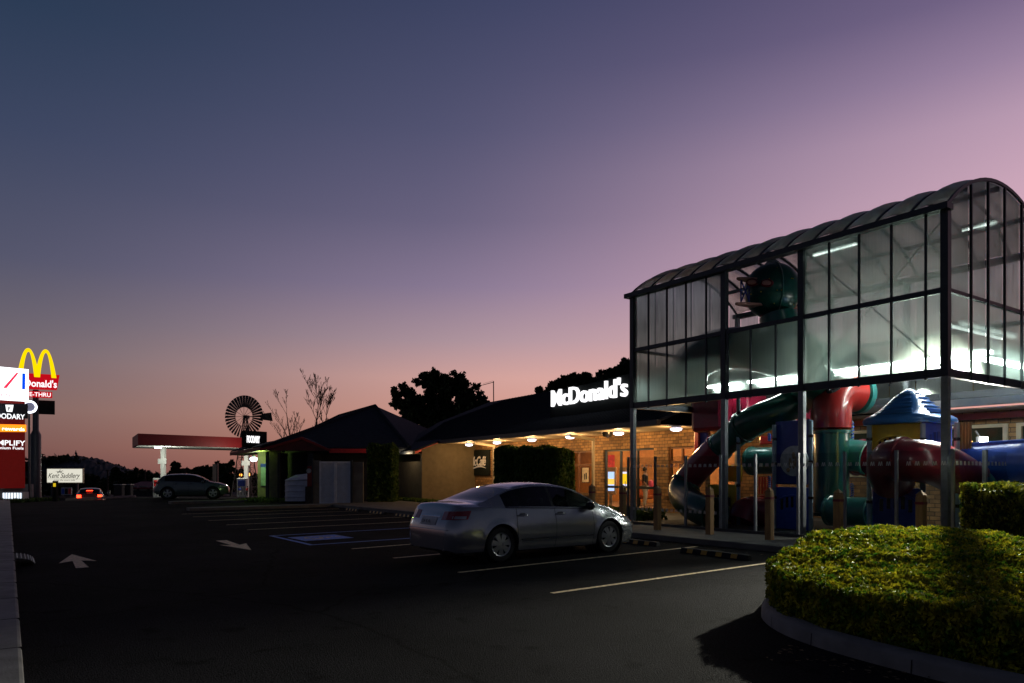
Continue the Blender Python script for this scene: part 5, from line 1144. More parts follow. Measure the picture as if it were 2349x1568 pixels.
mb = MB(); mb.sheet([g0, g1, g1 + Vector((0, 4, 0)), g0 + Vector((0, 1.0, 0))], (0, 0, 1), .08); mb.sheet([g1, g2, g2 + Vector((0, .5, 0)), g1 + Vector((0, 4, 0))], (0, 0, 1), .08); mb.build('gable_roof', M['roof_tile'], shop)
mb = MB(); mb.bar(g0 + Vector((0, -.06, .03)), g1 + Vector((0, -.06, .03)), .08, .14); mb.bar(g1 + Vector((0, -.06, .03)), g2 + Vector((0, -.06, .03)), .08, .14); mb.build('gable_trim', mat('dull_red_trim', (.22, .012, .012), .6), shop)
w_ = [at(529, 1045, 45.5), at(599, 1033, 41.2), at(646, 1033, 41.2), at(646, 1038, 47), at(560, 1046, 49)]
mb = MB(); mb.sheet(w_, (0, 0, 1), .12); mb.build('awning', M['soffit'], shop)
mb = MB(); mb.bar(w_[0] + Vector((0, -.05, .08)), w_[1] + Vector((0, -.05, .08)), .06, .2); mb.build('awning_fascia', M['redbrown'], shop)
mb = MB(); mb.sheet([w_[0] + Vector((0, 0, .2)), w_[1] + Vector((0, 0, .2)), w_[2] + Vector((0, 0, .55)), w_[4] + Vector((0, 0, .6))], (0, 0, 1), .06); mb.build('awning_roof', M['roof_tile'], shop)
mb = MB(); mb.box(X(700, 40.9), X(712, 40.9), 41.4, 42.9, 0, 2.8); mb.build('pier', M['darkwall'], shop)
mb = MB(); mb.box(X(643, 42), X(643, 42) + .12, 41.5, 43, 0, 2.8); mb.build('pier', M['darkwall'], shop)
lamp('awning_light', 'POINT', at(604, 1047, 42.6), 60, (.55, 1, .16), .12)
p = at(582, 1052, 43); t = thing('awning_lamp', 'glowing white lamp under the petrol shop awning', 'lamp', p)
mb = MB(); mb.lathe([(0, -.19), (.15, -.16), (.21, -.06), (.2, .02), (.1, .07)], p, n=16); mb.build('lamp_globe', emitter('globe', (.85, .9, 1), 9), t, smooth=60)
mb = MB(); mb.tube([p + Vector((0, 0, .05)), p + Vector((0, 0, .2))], .09, 12); mb.build('lamp_base', M['dark_steel'], t)
# roof sign
s0, s1 = at(562, 1026, 42.2), at(592, 1020, 41.6); t = thing('shop_roof_sign', 'lit shop name sign on a dark box above the petrol shop roof', 'sign', (s0 + s1) / 2)
a, b = at(564, 1027, 42.4), at(612, 1022, 43.8)
ang = math.atan2(b.y - a.y, b.x - a.x); T = Matrix.Translation(a) @ Matrix.Rotation(ang, 4, 'Z'); W_ = (b - a).length
mb = MB(T); mb.box(0, W_, 0, .35, 0, 1.0); mb.build('box', M['sign_black'], t)
text_mb('FOODARY', T @ Matrix.Translation((.06, -.01, .3)), .42, .03, .02, width=W_ * .60).build('letters', M['letters'], t, solid=False)
mb = MB(T); mb.bar((W_, .2, .3), (W_ + .5, .2, .3), .05); mb.bar((W_ + .5, .2, .3), (W_ + .5, .2, -.6), .05); mb.build('support', M['dark_steel'], t)
# canopy
can = thing('petrol_canopy', 'red edged flat petrol station canopy on white pillars', 'canopy', (-33, 72, gz(72)))
A3, B3 = at(316.4, 994.7, 66), at(600, 1005.5, 75.5); Cn = at(303.5, 1004, 73.6); e1 = B3 - A3; e1.z = 0; e2 = Cn - A3; e2.z = 0; z1, z0 = 5.25, 4.2
mb = MB(); P4 = [Vector((A3.x, A3.y, z0)), Vector((A3.x, A3.y, z0)) + e1, Vector((A3.x, A3.y, z0)) + e1 + e2, Vector((A3.x, A3.y, z0)) + e2]; ctr = sum(P4, Vector()) / 4
mb.sheet(P4, (0, 0, 1), z1 - z0); mb.build('fascia', mat('canopy_red', (.24, .007, .010), .5, var=.1), can)
mb = MB(); mb.sheet([ctr + (p - ctr) * .985 - Vector((0, 0, .03)) for p in P4], (0, 0, 1), .025); mb.build('underside', M['white_metal'], can)
def pillar(vx, d, lb):
    x = X(vx, d); mb = MB(); mb.box(x - .19, x + .19, d - .19, d + .19, gz(d), z0 - .03); o = mb.build('pillar', M['white_metal'], can)
    mb = MB(); zz = at(1, 1059 if vx < 400 else 1063, d).z; mb.box(x - .42, x + .42, d - .26, d - .2, zz - .25, zz + .25); mb.build('pump_number_sign', M['white_metal'], o)
pillar(374.7, 72, ''); pillar(565.5, 74, '')
lamp('canopy_light', 'POINT', at(380, 1050, 69.5), 260, (.95, 1, .85), .2); lamp('canopy_light', 'POINT', at(563, 1056, 70.8), 380, (1, .97, .8), .2)
for vx, vy in ((362, 1025), (377, 1020)):
    p = at(vx, vy, 70.5); t = thing('canopy_flood', 'bright flood light at canopy edge, %s of the left pillar' % ('left' if vx < 370 else 'on top'), 'lamp', p, 0, 'canopy flood lights')
    mb = MB(); mb.box(p.x - .3, p.x + .3, p.y - .05, p.y + .1, p.z - .16, p.z + .16); mb.build('lens', emitter('flood', (.9, .95, 1), 7), t)
    mb = MB(); mb.box(p.x - .33, p.x + .33, p.y + .11, p.y + .3, p.z - .19, p.z + .19); mb.build('housing', M['steel'], t)
def pump(vx, d, lb, m1):
    x = X(vx, d); g = gz(d); t = thing('fuel_pump', lb, 'fuel pump', (x, d, g), 0, 'fuel pumps')
    mb = MB(); mb.box(x - .45, x + .45, d - .25, d + .25, g, g + 1.9); mb.build('cabinet', M['white_metal'], t, bevel=.04)
    mb = MB(); mb.box(x - .35, x + .35, d - .27, d - .252, g + 1.1, g + 1.7); mb.build('display', M[m1], t)
    for s in (-.3, 0, .3): mb = MB(); mb.tube([(x + s, d - .3, g + 1.0), (x + s + .05, d - .42, g + .5), (x + s, d - .3, g + .25)], .03, 6); mb.build('hose', M['black'], t)
pump(556, 71, 'pale fuel pump beside the right canopy pillar', 'navy'); pump(364, 71, 'pale fuel pump beside the left canopy pillar', 'redtrim')

# gates, skip, bins
p = at(769, 1160, 36.4); t = thing('white_gates', 'pair of tall pale blue slatted gates beside the tall hedge', 'gate', (p.x, p.y, 0))
xg0, xg1 = X(733, 36.4), X(805, 36.4); xm = (xg0 + xg1) / 2
M['gatepaint'] = mat('pale_gate_paint', (.72, .78, .88), .6, var=.1, scale=5)
for a, b, nm_ in ((xg0, xm - .01, 'gate_leaf'), (xm + .01, xg1, 'gate_leaf')):
    mb = MB(); mb.box(a, b, 36.4, 36.43, .05, 2.22); o = mb.build(nm_, M['gatepaint'], t)
    mb = MB(); mb.box(a, b, 36.36, 36.397, 2.14, 2.22); mb.box(a, b, 36.36, 36.397, .05, .13); mb.box(a, a + .06, 36.36, 36.397, .13, 2.14); mb.box(b - .06, b, 36.36, 36.397, .13, 2.14); mb.build('frame', M['gatepaint'], o)
    mb = MB(); k = 0; x = a + .08
    while x < b - .08: mb.box(x, x + .012, 36.392, 36.399, .13, 2.14); x += .06
    mb.build('grooves', M['steel'], o)
for vx, vy, w, lb in ((808, 1060, .2, ''),): pass
t = thing('screen_wall', 'dark grey screen wall right of the pale gates', 'wall', (X(822, 36.5), 36.5, 0))
mb = MB(); mb.box(X(807, 36.5), X(833, 36.5), 36.5, 36.65, 0, 2.2); mb.build('wall', M['concrete'], t); mb = MB(); mb.box(X(805, 36.5), X(810, 36.5), 36.35, 36.49, 0, 2.3); mb.build('post', M['dark_steel'], t)
t = thing('rear_screen', 'dark fence behind the bins left of the pale gates', 'fence', (X(722, 38), 38, 0)); mb = MB(); mb.box(X(716, 38), X(735, 38), 38, 38.1, 0, 2.3); mb.build('panel', M['concrete'], t); mb = MB(); mb.box(X(716, 38), X(719, 38), 37.92, 37.99, 0, 2.4); mb.build('post', M['dark_steel'], t)
x0, x1 = X(654, 39.6), X(726, 39.6); t = thing('skip_bin', 'pale ribbed metal skip bin with sloping lid', 'skip', ((x0 + x1) / 2, 39.6, 0))
mb = MB(); mb.sheet([(x0, 39.6, .08), (x1, 39.6, .08), (x1, 39.6, 1.25), (x0, 39.6, 1.18)], (0, 1, 0), 1.3); sk = mb.build('bin', M['gatepaint'], t)
for z in (.3, .62, .95): mb = MB(); mb.box(x0 - .01, x1 + .01, 39.55, 39.598, z, z + .05); mb.build('rib', M['gatepaint'], sk)
mb = MB(); mb.sheet([(x0, 39.55, 1.2), (x1, 39.55, 1.27), (x1 - .1, 40.2, 1.62), (x0 + .4, 40.2, 1.48)], (0, 0, 1), .05); mb.build('lid', M['gatepaint'], t)
q = at(712, 1085, 39); t = thing('red_vending_box', 'red box with a round pale badge above the skip bin', 'vending box', q); mb = MB(); mb.box(q.x - .18, q.x + .25, q.y, q.y + .5, 0.9, q.z + .35); mb.build('cabinet', mat('vending_red', (.18, .01, .01), .5), t, bevel=.02)
mb = MB(); mb.box(q.x - .3, q.x + .3, q.y + .05, q.y + .45, 0, .898); mb.build('stand', M['darkwall'], t)
mb = MB(); mb.lathe([(0, -.02), (.13, -.02), (.13, 0)], (q.x - .08, q.y - .002, q.z + .1), 'Y', 20); mb.build('badge', M['pale'], t)
# wall lamp at wing recess
p = at(908, 1046, 40.5); t = thing('recess_lamp', 'small bright bulb in the gap above the low tan wall', 'lamp', p); mb = MB(); mb.ball(p, .09, 12, 8); mb.build('bulb', emitter('bulb', (1, .9, .8), 9), t, smooth=60); mb = MB(); mb.tube([p + Vector((0, .05, .05)), p + Vector((0, .3, .1))], .03, 6); mb.build('bracket', M['steel'], t)
lamp('recess_light', 'POINT', p + Vector((.3, -.1, .1)), 14, (1, .75, .45), .06)
# ------------------------------------------------------------------ pylons
M['pylon_red'] = mat('pylon_red', (.16, .008, .008), .5, var=.12, emit=.12, ecol=(.5, .01, .01))
def emt(n, c, s): return emitter(n, c, s)
a, b = Vector((-30.5, 39.15, 0)), Vector((-28.05, 42.0, 0)); ang = math.atan2(b.y - a.y, b.x - a.x); W_ = (b - a).length
T = Matrix.Translation(a) @ Matrix.Rotation(ang, 4, 'Z')
pyl = thing('fuel_price_pylon', 'tall red petrol pylon with glowing white logo panel on top', 'pylon sign', (a + b) / 2)
def zy(vy, d=42.0): return EYE + (HZ - vy) / F * d
mb = MB(T); mb.box(0, W_ - .3, 0, .45, zy(1120), zy(923)); mb.build('column', M['pylon_red'], pyl)
mb = MB(T); mb.box(.1, W_ - .4, .05, .4, 0, zy(1120) - .003); mb.build('base', M['concrete'], pyl)
mb = MB(T); mb.box(-.08, W_ - .15, -.1, .45, zy(921), zy(849)); hd = mb.build('logo_panel', emt('logo_panel_white', (.92, .96, 1), 2.6), pyl)
def lx(vx): # local x on the face for a picture column
    r = (vx - CX) / F; dx, dy = math.cos(ang), math.sin(ang); return (r * a.y - a.x) / (dx - r * dy)
def zface(vx, vy): t = lx(vx); d = a.y + math.sin(ang) * t; return EYE + (HZ - vy) / F * d
def fq(pts, y, m, nm_, par):
    mb = MB(T); mb.add([(lx(vx), y, zface(vx, vy)) for vx, vy in pts], [tuple(range(len(pts)))]); return mb.build(nm_, m, par, solid=False)
fq([(5, 891), (14, 891.5), (42, 856.5), (36, 856)], -.106, emt('logo_red', (.9, .04, .1), 1.1), 'logo_stroke', hd)
fq([(49, 894), (56.5, 894.5), (57, 857.5), (49.5, 857)], -.106, emt('logo_blue', (0, .07, 1), 1.1), 'logo_bar', hd)
def ftext(s, vx0, vx1, vyb, vyt, m, nm_, par, y=-.11, **k):
    x0, x1 = lx(vx0), lx(vx1); z0 = zface((vx0 + vx1) / 2, vyb); h = zface((vx0 + vx1) / 2, vyt) - z0
    text_mb(s, T @ Matrix.Translation((x0, y, z0)), h, .004, k.pop('off', .01), width=x1 - x0, **k).build(nm_, m, par, solid=False)
ftext('AMPOL', -15.5, 57, 913, 904.5, emt('logo_text', (.8, .25, .28), 1.1), 'brand_letters', hd, y=-.105, off=0)
fq([(-40, 960), (64, 961), (64, 927), (-40, 925)], -.004, mat('pylon_navy', (.01, .015, .03), .4), 'black_section', pyl)
wl = emt('pylon_white', (.95, .97, 1), 1.4)
ftext('FOODARY', -18, 57, 961, 949, wl, 'shop_name', pyl, y=-.012, off=.02)
fq([(15, 945), (28, 945.5), (31, 929.5), (12, 929)], -.01, wl, 'cup_badge', pyl)
ftext('F', 18.5, 24, 942.5, 934, mat('badge_ink', (.01, .02, .03), .5), 'cup_letter', pyl, y=-.02, off=.02)
og = fq([(-40, 991), (60, 991.5), (60, 975), (-40, 973)], -.006, emt('orange_band', (1, .22, .01), 2.0), 'orange_band', pyl)
ftext('everyday rewards', -60, 56, 987, 979, emt('band_letters', (1, .85, .55), 4), 'band_letters', og, y=-.012)
ftext('AMPLIFY', -22, 58, 1022, 1010, wl, 'fuel_name', pyl, y=-.012, off=.015)
ftext('Premium Fuels', -22, 54, 1031, 1024.5, wl, 'fuel_subtitle', pyl, y=-.012)
lamp('pylon_glow', 'POINT', T @ Vector((W_ / 2, -1.2, zy(940))), 20, (.9, .95, 1), .3)
# low lit white box by the base
p = at(28, 1150, 41.2); t = thing('lit_ground_box', 'low glowing white ribbed cabinet at the foot of the petrol pylon', 'cabinet', (p.x, p.y, 0))
mb = MB(); mb.box(p.x - .75, p.x + .75, 41.0, 41.5, .05, .55); mb.build('cabinet', M['white_metal'], t)
for k in range(9): mb = MB(); mb.box(p.x - .7 + k * .16, p.x - .62 + k * .16, 40.97, 40.998, .1, .5); mb.build('light_strip', emt('cool_strip', (.8, .9, 1), 1.6), t)
# golden arches pylon
dm = 52.0; cxp = at(82, 1, dm); e = Vector((.87, .50, 0)).normalized()
mc = thing('arches_pylon', 'tall black pole carrying glowing yellow arches over a red name board', 'pylon sign', (cxp.x, dm, gz(dm)))
def zz(vy): return EYE + (HZ - vy) / F * dm
mb = MB(); mb.tube([(cxp.x, dm, -1.35), (cxp.x, dm, zz(998)), (cxp.x, dm, zz(988)), (cxp.x, dm, zz(895))], [.36, .34, .2, .19], 16); mb.build('pole', M['dark_steel'], mc, smooth=60)
ang2 = math.atan2(e.y, e.x); Tm = Matrix.Translation((cxp.x, dm, 0)) @ Matrix.Rotation(ang2, 4, 'Z'); k_ = dm / F
yl = emt('arch_yellow', (1, .70, .0), 1.15)
def arch(cx_, half, z0, z1, to, ti, other):    # a pointed parabola arch of varying thickness
    mb = MB(Tm); n = 28; out_, inn_ = [], []
    for i in range(n + 1):
        s = -1 + 2 * i / n; ho = half; hi = half
        out_.append((cx_ + s * ho, z0 + (z1 - z0) * (1 - abs(s) ** 2.25)))
        th = np.interp(s, [-1, 0, 1], [to, .055, ti] if other < 0 else [ti, .055, to]) * 1.0
        hi = 1.0; inn_.append(s)
    zi = z1 - .22; xi0 = cx_ - half + (to if other < 0 else ti); xi1 = cx_ + half - (ti if other < 0 else to); ci = (xi0 + xi1) / 2; hi = (xi1 - xi0) / 2
    O = out_; I = [(ci + (-1 + 2 * i / n) * hi, z0 + (zi - z0) * (1 - abs(-1 + 2 * i / n) ** 2.1)) for i in range(n + 1)]
    vs = [(x, y, z) for y in (-.16, .16) for (x, z) in O + I]; m_ = n + 1; fs = []
    for i in range(n):
        fs += [(i, i + 1, m_ + i + 1, m_ + i), (2 * m_ + i, 3 * m_ + i, 3 * m_ + i + 1, 2 * m_ + i + 1), (i, 2 * m_ + i, 2 * m_ + i + 1, i + 1), (m_ + i, m_ + i + 1, 3 * m_ + i + 1, 3 * m_ + i)]
    fs += [(0, m_, 3 * m_, 2 * m_), (n, 2 * m_ + n, 3 * m_ + n, m_ + n)]
    mb.add(vs, fs); return mb
zt, zb = zz(801), zz(865)
arch(-.445, .655, zb, zt, .30, .30, -1).build('arch', yl, mc); arch(.605, .655, zb, zt, .30, .30, 1).build('arch', yl, mc)
rd = emt('sign_red', (.62, .004, .012), .85)
mb = MB(Tm); y0 = -.35; mb.sheet([(-1.5, .2, zz(893)), (1.26, .2, zz(892)), (1.44, .2, zz(857)), (-1.7, .2, zz(857))], (0, 1, 0), .3); bd = mb.build('name_board', rd, mc)
text_mb("McDonald's", Tm @ Matrix.Translation((-1.38, .18, zz(887))), .52, .01, .02, width=2.66).build('name_letters', emt('name_white', (1, .9, .92), 1.4), bd, solid=False)
mb = MB(Tm); mb.box(-1.25, 1.01, -.3, -.05, zz(912.5), zz(899)); dt = mb.build('drive_board', rd, mc)
text_mb("DRIVE-THRU", Tm @ Matrix.Translation((-1.19, -.32, zz(910.5))), .30, .01, .01, width=2.12).build('drive_letters', emt('drive_white', (1, .9, .92), 1.4), dt, solid=False)
mb = MB(Tm); mb.box(-1.1, 1.16, .1, .2, zz(950), zz(918)); mb.build('blank_board', M['sign_black'], mc)
T_r = at(68, 934, 47); t = thing('round_lit_sign', 'round glowing white sign half hidden behind the petrol pylon', 'sign', T_r); mb = MB(Matrix.Translation(T_r) @ Matrix.Rotation(R(30), 4, 'Z')); mb.lathe([(.3, -.06), (.42, -.06), (.42, .04), (.3, .04)], (0, 0, 0), 'Y', 28); mb.build('ring', emt('ring_white', (.9, .92, 1), 3.0), t, smooth=40)
mb = MB(Matrix.Translation(T_r) @ Matrix.Rotation(R(30), 4, 'Z')); mb.lathe([(0, -.02), (.3, -.02), (.3, .02)], (0, 0, 0), 'Y', 28); mb.build('face', mat('sign_face_grey', (.2, .2, .3), .5, emit=.4), t); mb = MB(); mb.tube([(T_r.x - .1, T_r.y + .1, 0), (T_r.x - .1, T_r.y + .1, T_r.z - .3)], .06, 8); mb.build('pole', M['dark_steel'], t)
p = at(70, 1128, 50); t = thing('meter_box', 'pale grey square cabinet at the foot of the arches pole', 'cabinet', (p.x, p.y, gz(50))); mb = MB(); mb.box(p.x - .48, p.x + .48, 49.4, 49.6, zz(1138), zz(1110)); mb.build('box', M['concrete_light'], t); mb = MB(); mb.box(p.x - .4, p.x - .3, 49.45, 49.55, -1.25, zz(1138)); mb.box(p.x + .3, p.x + .4, 49.45, 49.55, -1.25, zz(1138)); mb.build('leg', M['dark_steel'], t)
# saddlery sign
ds = 74; l, r_ = X(106.5, ds), X(190.5, ds); zt, zb = at(1, 1074.5, ds).z, at(1, 1109, ds).z; t = thing('saddlery_sign', 'wide lit cream billboard with brown script and a horse rider', 'billboard', ((l + r_) / 2, ds, gz(ds)))
mb = MB(); mb.box(l, r_, ds, ds + .2, zb, zt); fr = mb.build('frame', M['cream'], t); mb = MB(); mb.box(l + .08, r_ - .08, ds - .02, ds - .002, zb + .08, zt - .08); mb.build('lit_face', emt('cream_face', (.93, .90, .76), .82), t)
ink = mat('brown_ink', (.10, .03, .03), .6)
Tt = Matrix.Translation((l + .18, ds - .03, zb + .55)); text_mb('Kent Saddlery', Tt, .52, .004, .006, shear=.45, width=(r_ - l) * .88).build('script_letters', ink, t, solid=False)
mb = MB(); mb.box(l + .2, r_ - .3, ds - .035, ds - .025, zb + .42, zb + .445); mb.build('underline', ink, t)
text_mb('going the extra mile', Matrix.Translation((l + .7, ds - .03, zb + .24)), .16, .004, 0, shear=.4, width=(r_ - l) * .6).build('tagline', ink, t, solid=False)
mb = MB(); c = Vector((l + (r_ - l) * .36, ds - .03, zt - .42)); s = .42
for P_ in ([(-.5, .05), (.45, .05), (.42, .2), (-.45, .18)], [(-.5, .1), (-.75, .22), (-.95, .12), (-.8, .3), (-.45, .2)], [(-.4, .08), (-.62, -.25), (-.55, -.28), (-.25, .06)], [(-.3, .08), (-.38, -.3), (-.3, -.3), (-.15, .06)], [(.3, .08), (.25, -.25), (.33, -.28), (.5, .08)], [(.4, .1), (.65, -.2), (.7, -.15), (.5, .16)], [(.4, .16), (.75, .3), (.95, .22), (.98, .3), (.7, .42), (.3, .2)], [(-.05, .18), (.12, .18), (.22, .5), (.1, .55)], [(.1, .52), (.24, .52), (.26, .66), (.12, .68)], [(0, .1), (.15, .15), (.1, -.15), (.02, -.15)]):
    mb.add([(c.x + x * s, c.y, c.z + z * s) for x, z in P_], [tuple(range(len(P_)))])
mb.build('horse_and_rider', ink, t, solid=False)
for vx in (118, 176): mb = MB(); x = X(vx, ds); mb.box(x - .09, x + .09, ds + .02, ds + .18, gz(ds), zb); mb.build('post', M['dark_steel'], t)
# lesser road signs
for vx0, vx1, vy0, vy1, d, lb, m_ in ((140, 164, 1119, 1136, 70, 'small blue and white notice board under the cream billboard', 'pale'), (206, 219, 1134, 1141, 66, 'small white road notice right of the red-lit car', 'white_metal'), (245, 252, 1126, 1135, 66, 'pale square panel beside the dark roadside boxes', 'concrete_light')):
    x0, x1 = X(vx0, d), X(vx1, d); t = thing('notice_board', lb, 'notice board', ((x0 + x1) / 2, d, gz(d))); mb = MB(); mb.box(x0, x1, d, d + .08, at(1, vy1, d).z, at(1, vy0, d).z); mb.build('panel', M[m_], t)
    for x in (x0 + .1, x1 - .14): mb = MB(); mb.box(x, x + .05, d + .02, d + .06, gz(d), at(1, vy1, d).z); mb.build('leg', M['dark_steel'], t)
    if m_ == 'pale':
        for k, (cc) in enumerate((M['blue'], M['sign_black'], M['redtrim'])): mb = MB(); mb.box(x0 + .05 + k * .33, x0 + .33 + k * .33, d - .02, d - .002, at(1, 1134, d).z, at(1, 1121, d).z); mb.build('printed_notice', cc, t)
q = at(124, 1150, 41.5); t = thing('menu_totem', 'slim black totem with small yellow arch before the billboard', 'totem', (q.x, q.y, 0)); mb = MB(); mb.box(q.x - .1, q.x + .1, 41.5, 41.75, 0, at(1, 1104, 41.5).z); mb.build('totem', M['sign_black'], t, bevel=.02)
mb = MB(); mb.box(q.x - .04, q.x + .1, 41.48, 41.498, at(1, 1117, 41.5).z, at(1, 1109, 41.5).z); mb.build('yellow_mark', emt('totem_yellow', (1, .7, .02), .7), t)
d = 60; x = X(493, d); t = thing('roadside_totem', 'slim pale and dark totem sign beyond the suv bonnet', 'totem', (x, d, gz(d))); mb = MB(); mb.box(x - .2, x + .12, d, d + .2, gz(d), at(1, 1065, d).z); mb.build('pale_panel', M['cream'], t); mb = MB(); mb.box(x + .121, x + .22, d, d + .2, gz(d), at(1, 1063, d).z); mb.build('dark_edge', M['dark_steel'], t)
# dark boxes and red building
for vx, d, w, lb in ((270, 62, .7, 'tall dark roadside cabinet left of two near the road kerb'), (290, 63, .7, 'tall dark roadside cabinet right of two near the road kerb')):
    x = X(vx, d); t = thing('roadside_cabinet', lb, 'cabinet', (x, d, gz(d))); mb = MB(); mb.box(x - w / 2, x + w / 2, d, d + .5, gz(d), at(1, 1113, d).z); mb.build('cabinet', M['darkwall'], t, bevel=.05); mb = MB(); mb.box(x - w / 2 - .05, x + w / 2 + .05, d - .05, d + .55, at(1, 1113, d).z, at(1, 1111.5, d).z); mb.build('cap', M['steel'], t)
d = 110; t = thing('red_roofed_shed', 'long low shed with dark red roof behind the suv', 'shed', (X(330, d), d, gz(d)))
mb = MB(); mb.box(X(288, d), X(400, d), d, d + 8, gz(d), at(1, 1122, d).z); mb.build('wall', M['darkwall'], t); mb = MB(); mb.sheet([(X(285, d), d - .5, at(1, 1122, d).z), (X(402, d), d - .5, at(1, 1122, d).z), (X(402, d), d + 5, at(1, 1109, d).z), (X(285, d), d + 5, at(1, 1109, d).z)], (0, 0, 1), .2); mb.build('roof', mat('shed_red_roof', (.16, .02, .02), .7, var=.3), t)
for k in range(4): mb = MB(); x = X(305 + k * 24, d); mb.box(x - .6, x + .6, d - .03, d - .001, gz(d) + .9, gz(d) + 1.6); mb.build('window', M['concrete_light'], t)
# small far street lights
for vx, vy, d, cc, lb in ((552, 1090, 95, (1, .35, .05), 'orange street light beyond the canopy pillar'), (561, 1110, 95, (1, .95, .7), 'white distant lamp low left of the right canopy pillar'), (572, 1089, 95, (1, .4, .08), 'orange distant lamp right of the canopy pillar'), (550, 1140 - 10, 96, (1, 1, .9), 'tiny white distant lamp behind the suv bonnet')):
    p = at(vx, vy, d); t = thing('far_street_lamp', lb, 'street lamp', (p.x, p.y, gz(d)), 0, 'distant street lamps'); mb = MB(); mb.ball(p, .2, 10, 6); mb.build('lamp_head', emitter('far_lamp', cc, 3.5), t); mb = MB(); mb.tube([(p.x, p.y + .2, gz(d)), (p.x, p.y + .2, p.z + .1)], .06, 6); mb.build('pole', M['dark_steel'], t)

# ------------------------------------------------------------------ windmill
dw = 84; hub = at(559.5, 956, dw); wm = thing('windmill', 'tall multi-bladed farm windmill on a lattice tower behind the petrol shop', 'windmill', (hub.x, dw, gz(dw)))
rw = 48.5 * dw / F; Tw = Matrix.Translation(hub) @ Matrix.Rotation(R(-12), 4, 'Z')
M['tin'] = mat('weathered_tin', (.09, .085, .075), .6, metal=.4, var=.3, scale=3)
blade0 = None; nbl = 36
for k in range(nbl):
    a = 2 * math.pi * k / nbl; T = Tw @ Matrix.Rotation(a, 4, 'Y'); mb = MB(T); r0, r1 = rw * .44, rw; w0, w1 = .075, .165
    mb.sheet([(-w0, -.03, r0), (w0, .03, r0), (w1, .06, r1), (-w1, -.05, r1)], (0, 1, 0), .012); mb.build('blade', M['tin'], wm)
for k in range(12):
    a = 2 * math.pi * k / 12; mb = MB(Tw @ Matrix.Rotation(a, 4, 'Y')); mb.tube([(0, 0, .1), (0, 0, rw * .98)], .022, 5); mb.build('spoke', M['tin'], wm)
for rr_ in (.5, .86):
    mb = MB(Tw); n = 48; mb.tube([(rr_ * rw * math.cos(2 * math.pi * k / n), .04, rr_ * rw * math.sin(2 * math.pi * k / n)) for k in range(n + 1)], .02, 5, cap=False); mb.build('rim_ring', M['tin'], wm)
mb = MB(Tw); mb.box(-.18, .3, .1, .75, -.22, .16); mb.build('gearbox', M['tin'], wm, bevel=.05)
mb = MB(Tw); mb.bar((0, .6, 0), (1.6, 1.8, .1), .07); mb.sheet([(1.15, 1.5, -.25), (2.3, 2.4, -.42), (2.15, 2.3, .62), (1.3, 1.6, .42)], (.4, -.9, 0), .03); mb.build('tail_vane', M['tin'], wm)
zt_, zg = hub.z - .2, gz(dw); 
def leg(i, t): sx, sy = ((-1, -1), (1, -1), (1, 1), (-1, 1))[i]; w = .16 + 1.05 * t; return Vector((hub.x + sx * w, dw + .5 + sy * w, zt_ + (zg - zt_) * t))
for i in range(4): mb = MB(); mb.bar(leg(i, 0), leg(i, 1), .09); mb.build('leg', M['tin'], wm)
for j in range(8):
    t0, t1 = j / 8, (j + 1) / 8
    for i in range(4):
        mb = MB(); mb.bar(leg(i, t1), leg((i + 1) % 4, t1), .05); mb.bar(leg(i, t0), leg((i + 1) % 4, t1), .03); mb.bar(leg((i + 1) % 4, t0), leg(i, t1), .03); mb.build('bracing', M['tin'], wm)

# ------------------------------------------------------------------ trees
def tree(name, label, base, blobs, nleaf, size, trunk_r=.3, group=None, cat='tree', lm='leaf_tree', limbs=True):
    t = thing(name, label, cat, base, 0, group); base = Vector(base); P = []; tot = sum(b[3] ** 2 for b in blobs)
    for x, y, z, r_ in blobs:
        n = int(nleaf * r_ * r_ / tot); nc = max(8, int(n / 70)); c = rng.normal(size=(nc, 3)); c /= np.linalg.norm(c, axis=1)[:, None]; c *= (rng.random((nc, 1)) ** .4) * r_
        cc = c[rng.integers(0, nc, n)] + rng.normal(size=(n, 3)) * r_ * .12; cc[:, 2] *= .85; P.append(cc + [x, y, z])
    V, Fc = leaves(np.vstack(P), size, 1.5); npmesh('crown', V, Fc, M[lm], t)
    mb = MB(); top = Vector((sum(b[0] for b in blobs) / len(blobs), base.y, max(b[2] for b in blobs) * .5 + base.z * .5)); fork = base.lerp(top, .55)
    mb.tube([base - Vector((0, 0, .2)), fork, top], [trunk_r, trunk_r * .75, trunk_r * .3], 8)
    if limbs:
        for x, y, z, r_ in blobs: q = Vector((x, y, z)); mb.tube([fork, fork.lerp(q, .5) + Vector((0, 0, .3)), q], [trunk_r * .5, trunk_r * .3, trunk_r * .08], 6)
    mb.build('trunk', M['bark'], t, smooth=60); return t
def bl(vx, vy, d, rpx, dy=0): p = at(vx, vy, d + dy); return (p.x, p.y, p.z, rpx * d / F)
d = 78
tree('gum_tree', 'large dark bushy tree behind the roofs left of the thin aerial', (at(1010, 1, d).x, d, gz(d)),
    [bl(1000, 880, d, 34), bl(975, 872, d, 22, 1), bl(1040, 885, d, 34), bl(1070, 905, d, 34), bl(1100, 930, d, 26), bl(925, 905, d, 26), bl(950, 930, d, 34), bl(905, 925, d, 14), bl(1000, 925, d, 42, 2), bl(1060, 950, d, 40), bl(1130, 950, d, 16), bl(960, 960, d, 36), bl(1010, 975, d, 40), bl(1070, 985, d, 36)], 36000, .25, .5)
d = 62
tree('gum_tree', 'dark spreading tree left of two behind the lit roof letters', (at(1300, 1, d).x, d, gz(d)),
    [bl(1245, 905, d, 16), bl(1235, 895, d, 10), bl(1275, 890, d, 20), bl(1305, 876, d, 22), bl(1340, 872, d, 20), bl(1320, 905, d, 34), bl(1370, 890, d, 26), bl(1290, 915, d, 26)], 20000, .22, .4)
